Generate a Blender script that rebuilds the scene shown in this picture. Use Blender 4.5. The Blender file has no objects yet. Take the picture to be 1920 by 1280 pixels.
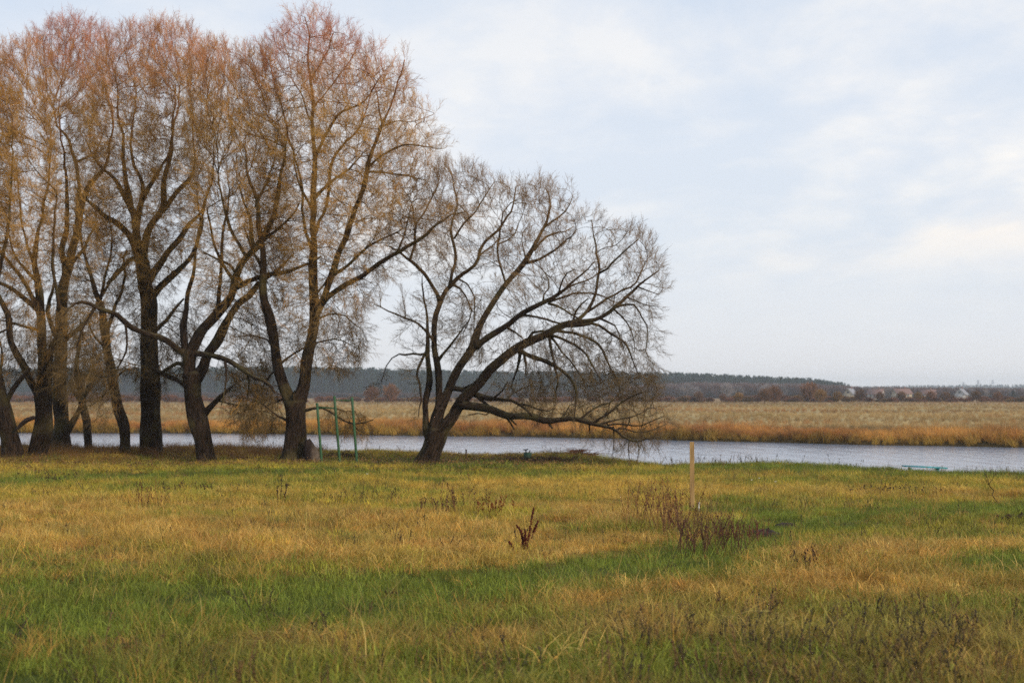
import bpy, bmesh, math, random
import numpy as np
from mathutils import Vector, Matrix, Quaternion

R = math.radians
rng = np.random.default_rng(11)
random.seed(5)
sc = bpy.context.scene
COL = sc.collection

# ------------------------------------------------------------------ camera, world, sun
FPX = 2667.0                      # focal length in photo pixels (1920 wide)
TILT = math.atan(98 / FPX)
EYE = 1.7
cam_d = bpy.data.cameras.new('camera'); cam = bpy.data.objects.new('camera', cam_d); COL.objects.link(cam)
cam.location = (0, 0, EYE); cam.rotation_euler = (R(90) + TILT, 0, 0)
cam_d.lens = 50; cam_d.sensor_width = 36; cam_d.clip_end = 12000; cam_d.clip_start = 0.1
cam_d.dof.use_dof = True; cam_d.dof.focus_distance = 21; cam_d.dof.aperture_fstop = 2.6
sc.camera = cam
sc.render.engine = 'CYCLES'
sc.view_settings.view_transform = 'Standard'; sc.view_settings.look = 'None'
sc.view_settings.exposure = 0.32; sc.view_settings.gamma = 1.0
sc.cycles.use_denoising = False; sc.cycles.max_bounces = 5; sc.cycles.diffuse_bounces = 3; sc.cycles.volume_bounces = 1
sc.cycles.transparent_max_bounces = 4

SUN_EL, SUN_AZ = R(24), R(128)    # azimuth clockwise from +Y
world = bpy.data.worlds.new('World'); sc.world = world; world.use_nodes = True
wt = world.node_tree; wn = wt.nodes; wl = wt.links
for n in list(wn): wn.remove(n)

class NT:
    """small helper to write node trees"""
    def __init__(s, tree): s.t = tree
    def n(s, typ, **kw):
        nd = s.t.nodes.new(typ)
        for k, v in kw.items():
            if k == 'inp':
                for i, val in v.items():
                    if isinstance(val, bpy.types.NodeSocket): s.t.links.new(val, nd.inputs[i])
                    else: nd.inputs[i].default_value = val
            else: setattr(nd, k, v)
        return nd
    def math(s, op, a, b=0.0, c=None, clamp=False):
        d = {0: a, 1: b}
        if c is not None: d[2] = c
        return s.n('ShaderNodeMath', operation=op, use_clamp=clamp, inp=d).outputs[0]
    def mix(s, f, a, b, mode='MIX'):
        nd = s.n('ShaderNodeMix', data_type='RGBA', blend_type=mode)
        for i, v in ((0, f), (6, a), (7, b)):
            if isinstance(v, bpy.types.NodeSocket): s.t.links.new(v, nd.inputs[i])
            else: nd.inputs[i].default_value = v if i == 0 else (*v[:3], 1)
        return nd.outputs[2]
    def ramp(s, f, stops, interp='LINEAR'):
        nd = s.n('ShaderNodeValToRGB', inp={0: f}); cr = nd.color_ramp; cr.interpolation = interp
        while len(cr.elements) < len(stops): cr.elements.new(0.5)
        for e, (p, c) in zip(cr.elements, stops):
            e.position = p; e.color = (*c, 1) if len(c) == 3 else c
        return nd.outputs[0]

def lin(r, g, b):
    f = lambda c: (c / 255 / 12.92) if c / 255 <= .04045 else ((c / 255 + .055) / 1.055) ** 2.4
    return (f(r), f(g), f(b))

w = NT(wt)
sky = w.n('ShaderNodeTexSky', sky_type='NISHITA', sun_disc=False, sun_elevation=SUN_EL, sun_rotation=SUN_AZ, air_density=1.0, dust_density=2.0, ozone_density=1.0)
tc = w.n('ShaderNodeTexCoord').outputs['Generated']
sep = w.n('ShaderNodeSeparateXYZ', inp={0: tc})
zz = w.math('MAXIMUM', sep.outputs[2], 0.0)
# cloud sheet: project the direction on a high plane so bands flatten towards the horizon
den = w.math('ADD', zz, 0.16)
cx_ = w.math('DIVIDE', sep.outputs[0], den); cy_ = w.math('DIVIDE', sep.outputs[1], den)
cv = w.n('ShaderNodeCombineXYZ', inp={0: cx_, 1: cy_, 2: 0.0}).outputs[0]
mp = w.n('ShaderNodeMapping', inp={0: cv, 1: (1.3, 0.4, 0), 3: (0.9, 0.62, 1)}).outputs[0]
n1 = w.n('ShaderNodeTexNoise', inp={'Vector': mp, 'Scale': 1.5, 'Detail': 7, 'Roughness': 0.55, 'Distortion': 0.35}).outputs[0]
n2 = w.n('ShaderNodeTexNoise', inp={'Vector': mp, 'Scale': 5.0, 'Detail': 6, 'Roughness': 0.6, 'Distortion': 0.2}).outputs[0]
nn = w.math('ADD', w.math('MULTIPLY', n1, 0.75), w.math('MULTIPLY', n2, 0.25))
base = w.ramp(zz, [(0.0, lin(224, 222, 222)), (0.05, lin(213, 217, 223)), (0.10, lin(205, 213, 223)), (0.17, lin(206, 214, 225)), (0.27, lin(194, 206, 222)), (0.6, lin(178, 194, 218)), (1.0, lin(174, 188, 210))])
cover = w.ramp(nn, [(0.38, (0, 0, 0)), (0.58, (1, 1, 1))])
midband = w.ramp(zz, [(0.0, (0.05,) * 3), (0.07, (.15,) * 3), (0.12, (.95,) * 3), (0.20, (.9,) * 3), (0.34, (.45,) * 3), (1, (.5,) * 3)])
right = w.n('ShaderNodeMapRange', inp={0: sep.outputs[0], 1: -0.25, 2: 0.28, 3: 0.55, 4: 1.0}).outputs[0]
cf = w.math('MULTIPLY', w.math('MULTIPLY', cover, midband), right)
cloud = w.mix(w.ramp(n2, [(0.35, (0, 0, 0)), (0.6, (1, 1, 1))]), lin(219, 222, 228), lin(239, 235, 230))
paint = w.mix(cf, base, cloud)
warm = w.math('MULTIPLY', w.ramp(zz, [(0.08, (0, 0, 0)), (0.11, (1, 1, 1)), (0.14, (0, 0, 0))]), w.math('MULTIPLY', w.ramp(n1, [(0.45, (0, 0, 0)), (0.62, (1, 1, 1))]), 0.55))
paint = w.mix(warm, paint, lin(240, 230, 220))
paint10 = w.n('ShaderNodeVectorMath', operation='SCALE', inp={0: paint, 3: 10.0}).outputs[0]
skymix = w.mix(0.94, sky.outputs[0], paint10)
bg = w.n('ShaderNodeBackground', inp={0: skymix, 1: 0.1})
w.n('ShaderNodeOutputWorld', inp={0: bg.outputs[0]})

sun_d = bpy.data.lights.new('sun', 'SUN'); sun = bpy.data.objects.new('sun', sun_d); COL.objects.link(sun)
sun_d.energy = 2.3; sun_d.angle = R(9); sun_d.color = (1.0, 0.86, 0.70)
sd = Vector((math.sin(SUN_AZ) * math.cos(SUN_EL), math.cos(SUN_AZ) * math.cos(SUN_EL), math.sin(SUN_EL)))
sun.rotation_euler = sd.to_track_quat('Z', 'Y').to_euler(); sun.location = (30, -30, 40)

# ------------------------------------------------------------------ geometry of the place
ct, st_ = math.cos(TILT), math.sin(TILT)
def P(px, py, D):
    """point seen at photo pixel (px,py) at distance D along +Y"""
    cx = (px - 960) / FPX; cz = -(py - 640) / FPX
    f = ct - cz * st_; u = st_ + cz * ct
    return Vector((D * cx / f, D, EYE + D * u / f))
def proj(x, y, z):
    x = np.asarray(x, float); y = np.asarray(y, float); dz = np.asarray(z, float) - EYE
    f = y * ct + dz * st_; u = -y * st_ + dz * ct
    f = np.maximum(f, 0.05)
    return 960 + FPX * x / f, 640 - FPX * u / f

XN = [-400, -120, -60, -21, -7.7, -0.2, 5.4, 10.9, 15.3, 24, 45, 120, 400]; YN = [74, 68, 63, 58.6, 57.3, 52.4, 47.6, 43.6, 40.8, 36.5, 31, 19, 9]
XF = [-400, -150, -40, -14, 0, 10, 20.4, 28.8, 50, 120, 400]; YF = [135, 124, 111, 105, 100, 92, 85, 80, 72, 60, 48]
def yn(x): return np.interp(x, XN, YN) + 0.35 * np.sin(np.asarray(x) * 0.9) + 0.2 * np.sin(np.asarray(x) * 2.3 + 1)
def yf(x): return np.interp(x, XF, YF) + 0.8 * np.sin(np.asarray(x) * 0.21) + 0.3 * np.sin(np.asarray(x) * 0.73 + 2)
WATER_Z = -1.30
def sm(a, b, v):
    t = np.clip((v - a) / (b - a), 0, 1); return t * t * (3 - 2 * t)
def vnoise(x, y, s, seed=0):
    x = np.asarray(x) * s + seed * 17.3; y = np.asarray(y) * s + seed * 9.1
    xi = np.floor(x).astype(int); yi = np.floor(y).astype(int); fx = x - xi; fy = y - yi
    fx = fx * fx * (3 - 2 * fx); fy = fy * fy * (3 - 2 * fy)
    def hsh(a, b):
        v = np.sin(a * 127.1 + b * 311.7 + seed * 74.7) * 43758.5453; return v - np.floor(v)
    return (hsh(xi, yi) * (1 - fx) + hsh(xi + 1, yi) * fx) * (1 - fy) + (hsh(xi, yi + 1) * (1 - fx) + hsh(xi + 1, yi + 1) * fx) * fy
def fbm(x, y, s, seed=0): return (vnoise(x, y, s, seed) * .5 + vnoise(x, y, s * 2.1, seed + 1) * .3 + vnoise(x, y, s * 4.3, seed + 2) * .2)
def und(x, y):
    return (0.035 * np.sin(x * 0.8 + 1.3 * np.sin(y * 0.31)) + 0.03 * np.sin(y * 0.9 + 0.7 * np.sin(x * 0.5))
            + 0.02 * np.sin(x * 0.33 - y * 0.21) + .11 * (fbm(x, y, 1.15, 201) - .5) + .05 * (vnoise(x, y, 3.1, 205) - .5) * (np.abs(y) < 70))
def gz(x, y):
    x = np.asarray(x, float); y = np.asarray(y, float)
    near = -0.6 * sm(5, 40, y) + und(x, y) * sm(1, 6, np.abs(y) + 3)
    a = yn(x); b = yf(x)
    bed = WATER_Z - 0.7
    z = near + (bed - near) * sm(a - 0.3, a + 3.6, y)
    far = -0.95 + 0.25 * sm(6, 60, y - b) + 0.1 * sm(200, 500, y - b) + 0.06 * np.sin(x * 0.35) * sm(2, 10, y - b)
    zf = bed + (far - bed) * sm(b - 2.2, b + 0.9, y)
    hill = 0 * x
    return np.where(y > (a + b) / 2, zf + hill, z)
def ground_at(px, py, lo=3.0, hi=None):
    """first hit of the pixel's ray with the near meadow"""
    D = lo
    while D < 75:
        p = P(px, py, D)
        if p.z <= float(gz(p.x, p.y)): break
        D += 0.08
    p = P(px, py, D); p.z = float(gz(p.x, p.y)); return p

# ------------------------------------------------------------------ object helpers
def tag(o, label=None, cat=None, group=None, kind=None):
    if label: o['label'] = label
    if cat: o['category'] = cat
    if group: o['group'] = group
    if kind: o['kind'] = kind
    return o
def empty(name, loc, label, cat, group=None, rz=0):
    o = bpy.data.objects.new(name, None); COL.objects.link(o); o.location = loc; o.rotation_euler = (0, 0, rz)
    o.empty_display_size = 0.2
    return tag(o, label, cat, group)
def link(name, me, mat, parent=None, world_space=True):
    o = bpy.data.objects.new(name, me); COL.objects.link(o)
    if mat and not me.materials: me.materials.append(mat)
    if parent:
        o.parent = parent
        if world_space:
            o.matrix_parent_inverse = Matrix.Translation(-Vector(parent.location))
    return o
def mesh_np(name, V, F, smooth=True, uv=None, col=None, cname='col', uniform=None):
    """V (n,3); F list/array of quads or tris"""
    me = bpy.data.meshes.new(name)
    V = np.asarray(V, np.float32); n = len(V)
    me.vertices.add(n); me.vertices.foreach_set('co', V.ravel())
    if len(F):
        F = [np.asarray(f) for f in F] if isinstance(F, list) and not isinstance(F[0], (int, np.integer)) else F
        arrs = F if isinstance(F, list) else [F]
        arrs = [a.reshape(-1, a.shape[-1]) if a.ndim > 1 else a.reshape(1, -1) for a in arrs]
        loops = np.concatenate([a.ravel() for a in arrs]).astype(np.int32)
        tot = np.concatenate([np.full(len(a), a.shape[1], np.int32) for a in arrs])
        start = np.concatenate([[0], np.cumsum(tot)[:-1]]).astype(np.int32)
        me.loops.add(len(loops)); me.loops.foreach_set('vertex_index', loops)
        me.polygons.add(len(tot)); me.polygons.foreach_set('loop_start', start)
        me.update(calc_edges=True)
        if smooth: me.polygons.foreach_set('use_smooth', np.ones(len(tot), bool))
        if uv is not None:
            u = me.uv_layers.new(name='UVMap'); u.data.foreach_set('uv', np.asarray(uv, np.float32)[loops].ravel())
    if col is not None:
        a = me.attributes.new(cname, 'FLOAT_COLOR', 'POINT')
        c = np.ones((n, 4), np.float32); c[:, :3] = col; a.data.foreach_set('color', c.ravel())
    me.validate(); me.update()
    return me

def tube(pts, rad, sides=6, cap=True, lump=0.0, seed=0):
    """ring tube along a polyline -> V, quads, uv"""
    pts = np.asarray(pts, float); rad = np.asarray(rad, float); n = len(pts)
    T = np.gradient(pts, axis=0); T /= np.linalg.norm(T, axis=1)[:, None] + 1e-9
    up = np.array([0.0, 1.0, 0.0]) if abs(T[0][1]) < .9 else np.array([1.0, 0, 0])
    N = np.zeros_like(pts); v = np.cross(T[0], up); v /= np.linalg.norm(v); N[0] = v
    for i in range(1, n):
        v = N[i - 1] - T[i] * np.dot(N[i - 1], T[i]); N[i] = v / (np.linalg.norm(v) + 1e-9)
    B = np.cross(T, N)
    a = np.linspace(0, 2 * np.pi, sides, endpoint=False)
    rr = np.repeat(rad[:, None], sides, 1)
    if lump:
        L = np.concatenate([[0], np.cumsum(np.linalg.norm(np.diff(pts, axis=0), axis=1))])
        rr = rr * (1 + lump * (0.5 * np.sin(3 * a[None] + L[:, None] * 1.3 + seed) + 0.35 * np.sin(5 * a[None] - L[:, None] * 2.1 + seed * 2)
                               + 0.35 * np.sin(2 * a[None] + L[:, None] * 4.0 + seed * 3) + 0.25 * np.sin(7 * a[None] + 1.7 * L[:, None])))
    V = pts[:, None] + rr[..., None] * (np.cos(a)[None, :, None] * N[:, None] + np.sin(a)[None, :, None] * B[:, None])
    V = V.reshape(-1, 3)
    i = np.arange(n - 1)[:, None] * sides; j = np.arange(sides)[None]
    j2 = (j + 1) % sides
    Q = np.stack([i + j, i + j2, i + sides + j2, i + sides + j], -1).reshape(-1, 4)
    L = np.concatenate([[0], np.cumsum(np.linalg.norm(np.diff(pts, axis=0), axis=1))])
    uv = np.stack([np.tile(np.abs(np.linspace(-1, 1, sides, endpoint=False)), n) * np.repeat(rad, sides) * 3.1, np.repeat(L, sides)], -1)
    if cap:
        V = np.vstack([V, pts[-1] + T[-1] * rad[-1] * 0.6]); uv = np.vstack([uv, [0, L[-1]]])
        k = len(V) - 1; b = (n - 1) * sides
        tri = np.stack([b + np.arange(sides), b + (np.arange(sides) + 1) % sides, np.full(sides, k)], -1)
    else: tri = np.zeros((0, 3), int)
    return V, Q, tri, uv

class MB:
    """collects tubes and polygons into one mesh"""
    def __init__(s): s.V = []; s.Q = []; s.T = []; s.U = []; s.C = []; s.n = 0
    def add(s, V, Q=None, T=None, uv=None, col=None):
        V = np.asarray(V, float); s.V.append(V)
        if Q is not None and len(Q): s.Q.append(np.asarray(Q) + s.n)
        if T is not None and len(T): s.T.append(np.asarray(T) + s.n)
        s.U.append(uv if uv is not None else np.zeros((len(V), 2)))
        s.C.append(np.tile(col, (len(V), 1)) if (col is not None and np.ndim(col) == 1) else (col if col is not None else np.ones((len(V), 3))))
        s.n += len(V)
    def tube(s, pts, rad, sides=6, col=None, lump=0.0, seed=0, cap=True):
        V, Q, T, uv = tube(pts, rad, sides, cap, lump, seed); s.add(V, Q, T, uv, col)
    def box(s, c, sx, sy, sz, M=None, col=None):
        v = np.array([[x, y, z] for x in (-.5, .5) for y in (-.5, .5) for z in (-.5, .5)]) * [sx, sy, sz]
        if M is not None: v = np.array([list(M @ Vector(p)) for p in v])
        v = v + np.asarray(c)
        q = [[0, 1, 3, 2], [4, 6, 7, 5], [0, 4, 5, 1], [2, 3, 7, 6], [0, 2, 6, 4], [1, 5, 7, 3]]
        s.add(v, q, None, None, col)
    def mesh(s, name, smooth=True, cname='col'):
        F = []
        if s.Q: F.append(np.concatenate(s.Q))
        if s.T: F.append(np.concatenate(s.T))
        return mesh_np(name, np.concatenate(s.V), F, smooth, np.concatenate(s.U), np.concatenate(s.C), cname)

# ------------------------------------------------------------------ materials
def mat(name, build, **kw):
    m = bpy.data.materials.new(name); m.use_nodes = True; t = m.node_tree
    for n in list(t.nodes): t.nodes.remove(n)
    h = NT(t); out = h.n('ShaderNodeOutputMaterial')
    b = h.n('ShaderNodeBsdfPrincipled'); t.links.new(b.outputs[0], out.inputs[0])
    build(h, b); return m
def setc(h, b, c, rough=0.8, bump=None, strength=0.5, dist=0.02, spec=0.3):
    if isinstance(c, bpy.types.NodeSocket): h.t.links.new(c, b.inputs['Base Color'])
    else: b.inputs['Base Color'].default_value = (*c, 1)
    b.inputs['Roughness'].default_value = rough; b.inputs['Specular IOR Level'].default_value = spec
    if bump is not None:
        bn = h.n('ShaderNodeBump', inp={'Strength': strength, 'Distance': dist, 'Height': bump}); h.t.links.new(bn.outputs[0], b.inputs['Normal'])
def obj_pos(h): return h.n('ShaderNodeNewGeometry').outputs['Position']

def f_bark(h, b, lift=1.0):
    uv = h.n('ShaderNodeUVMap').outputs[0]
    m1 = h.n('ShaderNodeMapping', inp={0: uv, 3: (1, 0.16, 1)}).outputs[0]
    fur = h.n('ShaderNodeTexNoise', inp={'Vector': m1, 'Scale': 22.0, 'Detail': 6, 'Roughness': .65, 'Distortion': .8}).outputs[0]
    pos = obj_pos(h)
    big = h.n('ShaderNodeTexNoise', inp={'Vector': pos, 'Scale': 1.1, 'Detail': 4}).outputs[0]
    att = h.n('ShaderNodeAttribute', attribute_name='col').outputs['Color']
    c = h.mix(h.ramp(fur, [(0.36, (0, 0, 0)), (0.62, (1, 1, 1))]), (0.16, 0.15, 0.14), (1.75, 1.70, 1.62))
    c = h.mix(1.0, att, c, 'MULTIPLY')
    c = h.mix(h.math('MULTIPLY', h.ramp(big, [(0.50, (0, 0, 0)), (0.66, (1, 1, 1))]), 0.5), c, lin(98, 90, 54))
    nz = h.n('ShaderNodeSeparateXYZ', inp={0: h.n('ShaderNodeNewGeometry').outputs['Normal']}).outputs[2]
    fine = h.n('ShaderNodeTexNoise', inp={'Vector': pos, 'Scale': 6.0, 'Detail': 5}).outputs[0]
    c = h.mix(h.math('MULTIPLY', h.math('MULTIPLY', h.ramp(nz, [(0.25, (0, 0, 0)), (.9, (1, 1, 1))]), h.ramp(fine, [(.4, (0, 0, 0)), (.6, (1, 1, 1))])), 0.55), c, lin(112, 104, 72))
    setc(h, b, c, 0.93, fur, 1.0, 0.09, 0.15)
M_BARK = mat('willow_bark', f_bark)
def f_twig(h, b):
    att = h.n('ShaderNodeAttribute', attribute_name='col'); att.attribute_type = 'INSTANCER'
    v = h.n('ShaderNodeAttribute', attribute_name='shade').outputs['Color']
    setc(h, b, h.mix(1.0, att.outputs['Color'], v, 'MULTIPLY'), 0.75, spec=.25)
M_TWIG = mat('twig', f_twig)
def f_blade(h, b):
    att = h.n('ShaderNodeAttribute', attribute_name='col'); att.attribute_type = 'INSTANCER'
    v = h.n('ShaderNodeAttribute', attribute_name='shade').outputs['Color']
    c = h.mix(1.0, att.outputs['Color'], v, 'MULTIPLY')
    setc(h, b, c, 0.65, spec=.25)
    tr = h.n('ShaderNodeBsdfTranslucent', inp={0: c}); mx = h.n('ShaderNodeMixShader', inp={0: 0.28, 1: b.outputs[0], 2: tr.outputs[0]})
    out = [n for n in h.t.nodes if n.type == 'OUTPUT_MATERIAL'][0]; h.t.links.new(mx.outputs[0], out.inputs[0])
M_BLADE = mat('grass_blade', f_blade)
def f_vcol(h, b, rough=.9):
    att = h.n('ShaderNodeAttribute', attribute_name='col').outputs['Color']
    n = h.n('ShaderNodeTexNoise', inp={'Vector': obj_pos(h), 'Scale': 9.0, 'Detail': 5}).outputs[0]
    c = h.mix(1.0, att, h.ramp(n, [(0.3, (.65, .65, .65)), (0.7, (1.25, 1.22, 1.2))]), 'MULTIPLY')
    setc(h, b, c, rough, n, .4, .02, .2)
M_VCOL = mat('mottled', f_vcol)
def f_ground(h, b):
    att = h.n('ShaderNodeAttribute', attribute_name='col').outputs['Color']
    p = obj_pos(h)
    n = h.n('ShaderNodeTexNoise', inp={'Vector': p, 'Scale': 3.0, 'Detail': 8, 'Roughness': .7}).outputs[0]
    n2 = h.n('ShaderNodeTexNoise', inp={'Vector': p, 'Scale': 0.12, 'Detail': 6, 'Roughness': .6}).outputs[0]
    mp = h.n('ShaderNodeMapping', inp={0: p, 3: (0.012, 0.06, 1)}).outputs[0]
    n3 = h.n('ShaderNodeTexNoise', inp={'Vector': mp, 'Scale': 1.0, 'Detail': 6, 'Roughness': .6}).outputs[0]
    c = h.mix(1.0, att, h.ramp(n, [(0.3, (.55, .55, .55)), (0.7, (1.35, 1.35, 1.3))]), 'MULTIPLY')
    c = h.mix(1.0, c, h.ramp(n2, [(0.3, (.8, .84, .8)), (0.7, (1.2, 1.15, 1.1))]), 'MULTIPLY')
    c = h.mix(1.0, c, h.ramp(n3, [(0.35, (.78, .82, .86)), (0.65, (1.2, 1.14, 1.05))]), 'MULTIPLY')
    setc(h, b, c, 0.95, n, .8, .05, .1)
M_GROUND = mat('meadow_soil', f_ground)
def f_water(h, b):
    p = obj_pos(h)
    m1 = h.n('ShaderNodeMapping', inp={0: p, 2: (0, 0, R(-6)), 3: (1.3, 0.30, 1)}).outputs[0]
    a = h.n('ShaderNodeTexNoise', inp={'Vector': m1, 'Scale': 1.0, 'Detail': 5, 'Roughness': .6, 'Distortion': .3}).outputs[0]
    b2 = h.n('ShaderNodeTexNoise', inp={'Vector': m1, 'Scale': 3.4, 'Detail': 4, 'Roughness': .6}).outputs[0]
    s = h.math('ADD', h.math('MULTIPLY', a, 0.7), h.math('MULTIPLY', b2, 0.3))
    b.inputs['Base Color'].default_value = (*lin(136, 148, 166), 1); b.inputs['Roughness'].default_value = 0.12
    b.inputs['IOR'].default_value = 1.33; b.inputs['Specular IOR Level'].default_value = 0.6
    bn = h.n('ShaderNodeBump', inp={'Strength': 1.0, 'Distance': 0.17, 'Height': s}); h.t.links.new(bn.outputs[0], b.inputs['Normal'])
M_WATER = mat('river_water', f_water)
def simple(name, c, rough=.7, noise=.25, scale=20, spec=.3):
    def f(h, b):
        n = h.n('ShaderNodeTexNoise', inp={'Vector': obj_pos(h), 'Scale': scale, 'Detail': 5}).outputs[0]
        k = h.mix(h.ramp(n, [(0.35, (0, 0, 0)), (.65, (1, 1, 1))]), tuple(x * (1 - noise) for x in c), tuple(min(1, x * (1 + noise)) for x in c))
        setc(h, b, k, rough, n, .3, .005, spec)
    return mat(name, f)
def f_wood(h, b):
    p = h.n('ShaderNodeTexCoord').outputs['Object']
    m1 = h.n('ShaderNodeMapping', inp={0: p, 3: (14, 14, 0.9)}).outputs[0]
    n = h.n('ShaderNodeTexNoise', inp={'Vector': m1, 'Scale': 3.0, 'Detail': 6, 'Roughness': .6, 'Distortion': .5}).outputs[0]
    sp = h.n('ShaderNodeTexNoise', inp={'Vector': p, 'Scale': 2.2, 'Detail': 4}).outputs[0]
    c = h.ramp(n, [(0.3, lin(126, 98, 58)), (0.5, lin(172, 138, 88)), (0.7, lin(190, 158, 108))])
    c = h.mix(h.ramp(sp, [(0.5, (0, 0, 0)), (0.68, (.6, .6, .6))]), c, lin(120, 98, 74))
    setc(h, b, c, 0.75, n, .4, .004, .25)
M_WOOD = mat('sawn_timber', f_wood)
M_GREEN = simple('green_paint', lin(46, 82, 50), .5, .22, 9)
M_GREEN2 = simple('faded_green_paint', lin(52, 80, 62), .6, .2, 12)
M_BLACK = simple('dark_iron', lin(38, 34, 34), .6, .3)
M_TEAL = simple('teal_paint', lin(46, 142, 148), .5, .15, 7)
M_SOIL = simple('dark_soil', lin(52, 42, 34), .95, .4, 12)
M_ROOF = simple('pale_roof', lin(132, 134, 140), .7, .06, .5)
M_ROOFR = simple('brown_roof', lin(120, 92, 84), .8, .1, .5)
M_WALL = simple('render_wall', lin(170, 156, 130), .8, .06, .5)
M_WALLW = simple('white_wall', lin(176, 174, 170), .8, .05, .5)
M_GLASS = simple('window_glass', lin(40, 48, 58), .15, .1, 1, .6)
M_STEEL = simple('galvanised_steel', lin(150, 155, 160), .5, .1, 1)
M_WHITE = simple('white_painted_wood', lin(215, 208, 190), .6, .08)

# ------------------------------------------------------------------ scatter (geometry nodes instances of unlinked prototypes)
def proto_collection(name, meshes):
    c = bpy.data.collections.new(name)
    for i, me in enumerate(meshes):
        o = bpy.data.objects.new('%s_%02d' % (name, i), me); c.objects.link(o)
    return c
_groups = {}
def scatter_group(coll):
    if coll.name in _groups: return _groups[coll.name]
    ng = bpy.data.node_groups.new('scatter_' + coll.name, 'GeometryNodeTree'); _groups[coll.name] = ng
    ng.interface.new_socket('Geometry', in_out='INPUT', socket_type='NodeSocketGeometry')
    ng.interface.new_socket('Geometry', in_out='OUTPUT', socket_type='NodeSocketGeometry')
    N = ng.nodes; L = ng.links
    gi = N.new('NodeGroupInput'); go = N.new('NodeGroupOutput')
    ci = N.new('GeometryNodeCollectionInfo'); ci.inputs[0].default_value = coll
    ci.inputs['Separate Children'].default_value = True; ci.inputs['Reset Children'].default_value = True
    ip = N.new('GeometryNodeInstanceOnPoints'); ip.inputs['Pick Instance'].default_value = True
    def attr(nm, ty):
        a = N.new('GeometryNodeInputNamedAttribute'); a.data_type = ty; a.inputs[0].default_value = nm; return a.outputs[0]
    L.new(gi.outputs[0], ip.inputs['Points']); L.new(ci.outputs[0], ip.inputs['Instance'])
    L.new(attr('idx', 'INT'), ip.inputs['Instance Index']); L.new(attr('rot', 'FLOAT_VECTOR'), ip.inputs['Rotation']); L.new(attr('scl', 'FLOAT_VECTOR'), ip.inputs['Scale'])
    L.new(ip.outputs[0], go.inputs[0]); return ng
def scatter(name, pts, rot, scl, col, coll, parent=None):
    n = len(pts)
    me = bpy.data.meshes.new(name); me.vertices.add(n); me.vertices.foreach_set('co', np.asarray(pts, np.float32).ravel())
    a = me.attributes.new('rot', 'FLOAT_VECTOR', 'POINT'); a.data.foreach_set('vector', np.asarray(rot, np.float32).ravel())
    s = np.asarray(scl, np.float32); s = np.repeat(s[:, None], 3, 1) if s.ndim == 1 else s
    a = me.attributes.new('scl', 'FLOAT_VECTOR', 'POINT'); a.data.foreach_set('vector', s.ravel())
    a = me.attributes.new('idx', 'INT', 'POINT'); a.data.foreach_set('value', rng.integers(0, len(coll.objects), n).astype(np.int32))
    c = np.ones((n, 4), np.float32); c[:, :3] = col
    a = me.attributes.new('col', 'FLOAT_COLOR', 'POINT'); a.data.foreach_set('color', c.ravel())
    o = link(name, me, None, parent)
    md = o.modifiers.new('scatter', 'NODES'); md.node_group = scatter_group(coll)
    o['kind'] = 'stuff'
    return o
def shaded_mesh(name, tris_v, tris_f, shade, material, smooth=False):
    me = mesh_np(name, tris_v, tris_f, smooth, None, shade, 'shade'); me.materials.append(material); return me

# ------------------------------------------------------------------ trees
def poly(s):
    return [tuple(float(v) for v in q.split(',')) for q in s.split()]
def in_poly(px, py, pg):
    x = np.asarray(px); y = np.asarray(py); ins = np.zeros(len(x), bool); n = len(pg)
    for i in range(n):
        x1, y1 = pg[i]; x2, y2 = pg[(i + 1) % n]
        c = ((y1 > y) != (y2 > y)) & (x < (x2 - x1) * (y - y1) / (y2 - y1 + 1e-9) + x1); ins ^= c
    return ins
def edge_dist(px, py, pg):
    d = np.full(len(px), 1e9); n = len(pg); p = np.stack([px, py], -1)
    for i in range(n):
        a = np.array(pg[i]); b = np.array(pg[(i + 1) % n]); ab = b - a
        t = np.clip(((p - a) @ ab) / (ab @ ab + 1e-9), 0, 1)
        d = np.minimum(d, np.linalg.norm(p - (a + t[:, None] * ab), axis=1))
    return d

def make_sprays():
    r = np.random.default_rng(3); out = []
    for k in range(7):
        mb = MB(); L = 0.62
        def shoot(p0, d, ln, rad, seg=4, bend=None):
            p = [np.array(p0, float)]; d = np.array(d, float)
            for i in range(seg):
                d = d + r.normal(0, .17, 3) + (bend if bend is not None else 0); d /= np.linalg.norm(d); p.append(p[-1] + d * ln / seg)
            mb.tube(p, np.linspace(rad, rad * .45, seg + 1), 3, col=np.full(3, r.uniform(.75, 1.25)), cap=False); return np.array(p)
        m = shoot((0, 0, 0), (r.normal(0, .1), r.normal(0, .1), 1), L, .0046, 5)
        ns = 12
        for i in range(ns):
            t = 0.06 + .86 * (i / (ns - 1)); q = t * 5; j = min(int(q), 4); p0 = m[j] + (m[j + 1] - m[j]) * (q - j)
            a = r.uniform(0, 6.28); tilt = r.uniform(.35, 1.15)
            d = (math.cos(a) * math.sin(tilt), math.sin(a) * math.sin(tilt), math.cos(tilt))
            s = shoot(p0, d, L * r.uniform(.30, .62) * (1.15 - .5 * t), .0034, 3, np.array([0, 0, .10]))
            if r.random() < .5:
                a2 = r.uniform(0, 6.28); shoot(s[1], (math.cos(a2) * .5, math.sin(a2) * .5, .85), L * .25, .0030, 2)
        me = mb.mesh('spray', True, 'shade'); me.materials.append(M_TWIG); out.append(me)
    return proto_collection('twig_spray', out)
SPRAYS = make_sprays()

C_RED = np.array(lin(184, 112, 92)); C_TAN = np.array(lin(178, 134, 64)); C_OLV = np.array(lin(108, 90, 60)); C_GREY = np.array(lin(104, 84, 62)); C_DARK = np.array(lin(66, 52, 38))
C_GOLD = np.array(lin(196, 138, 42))

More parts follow.
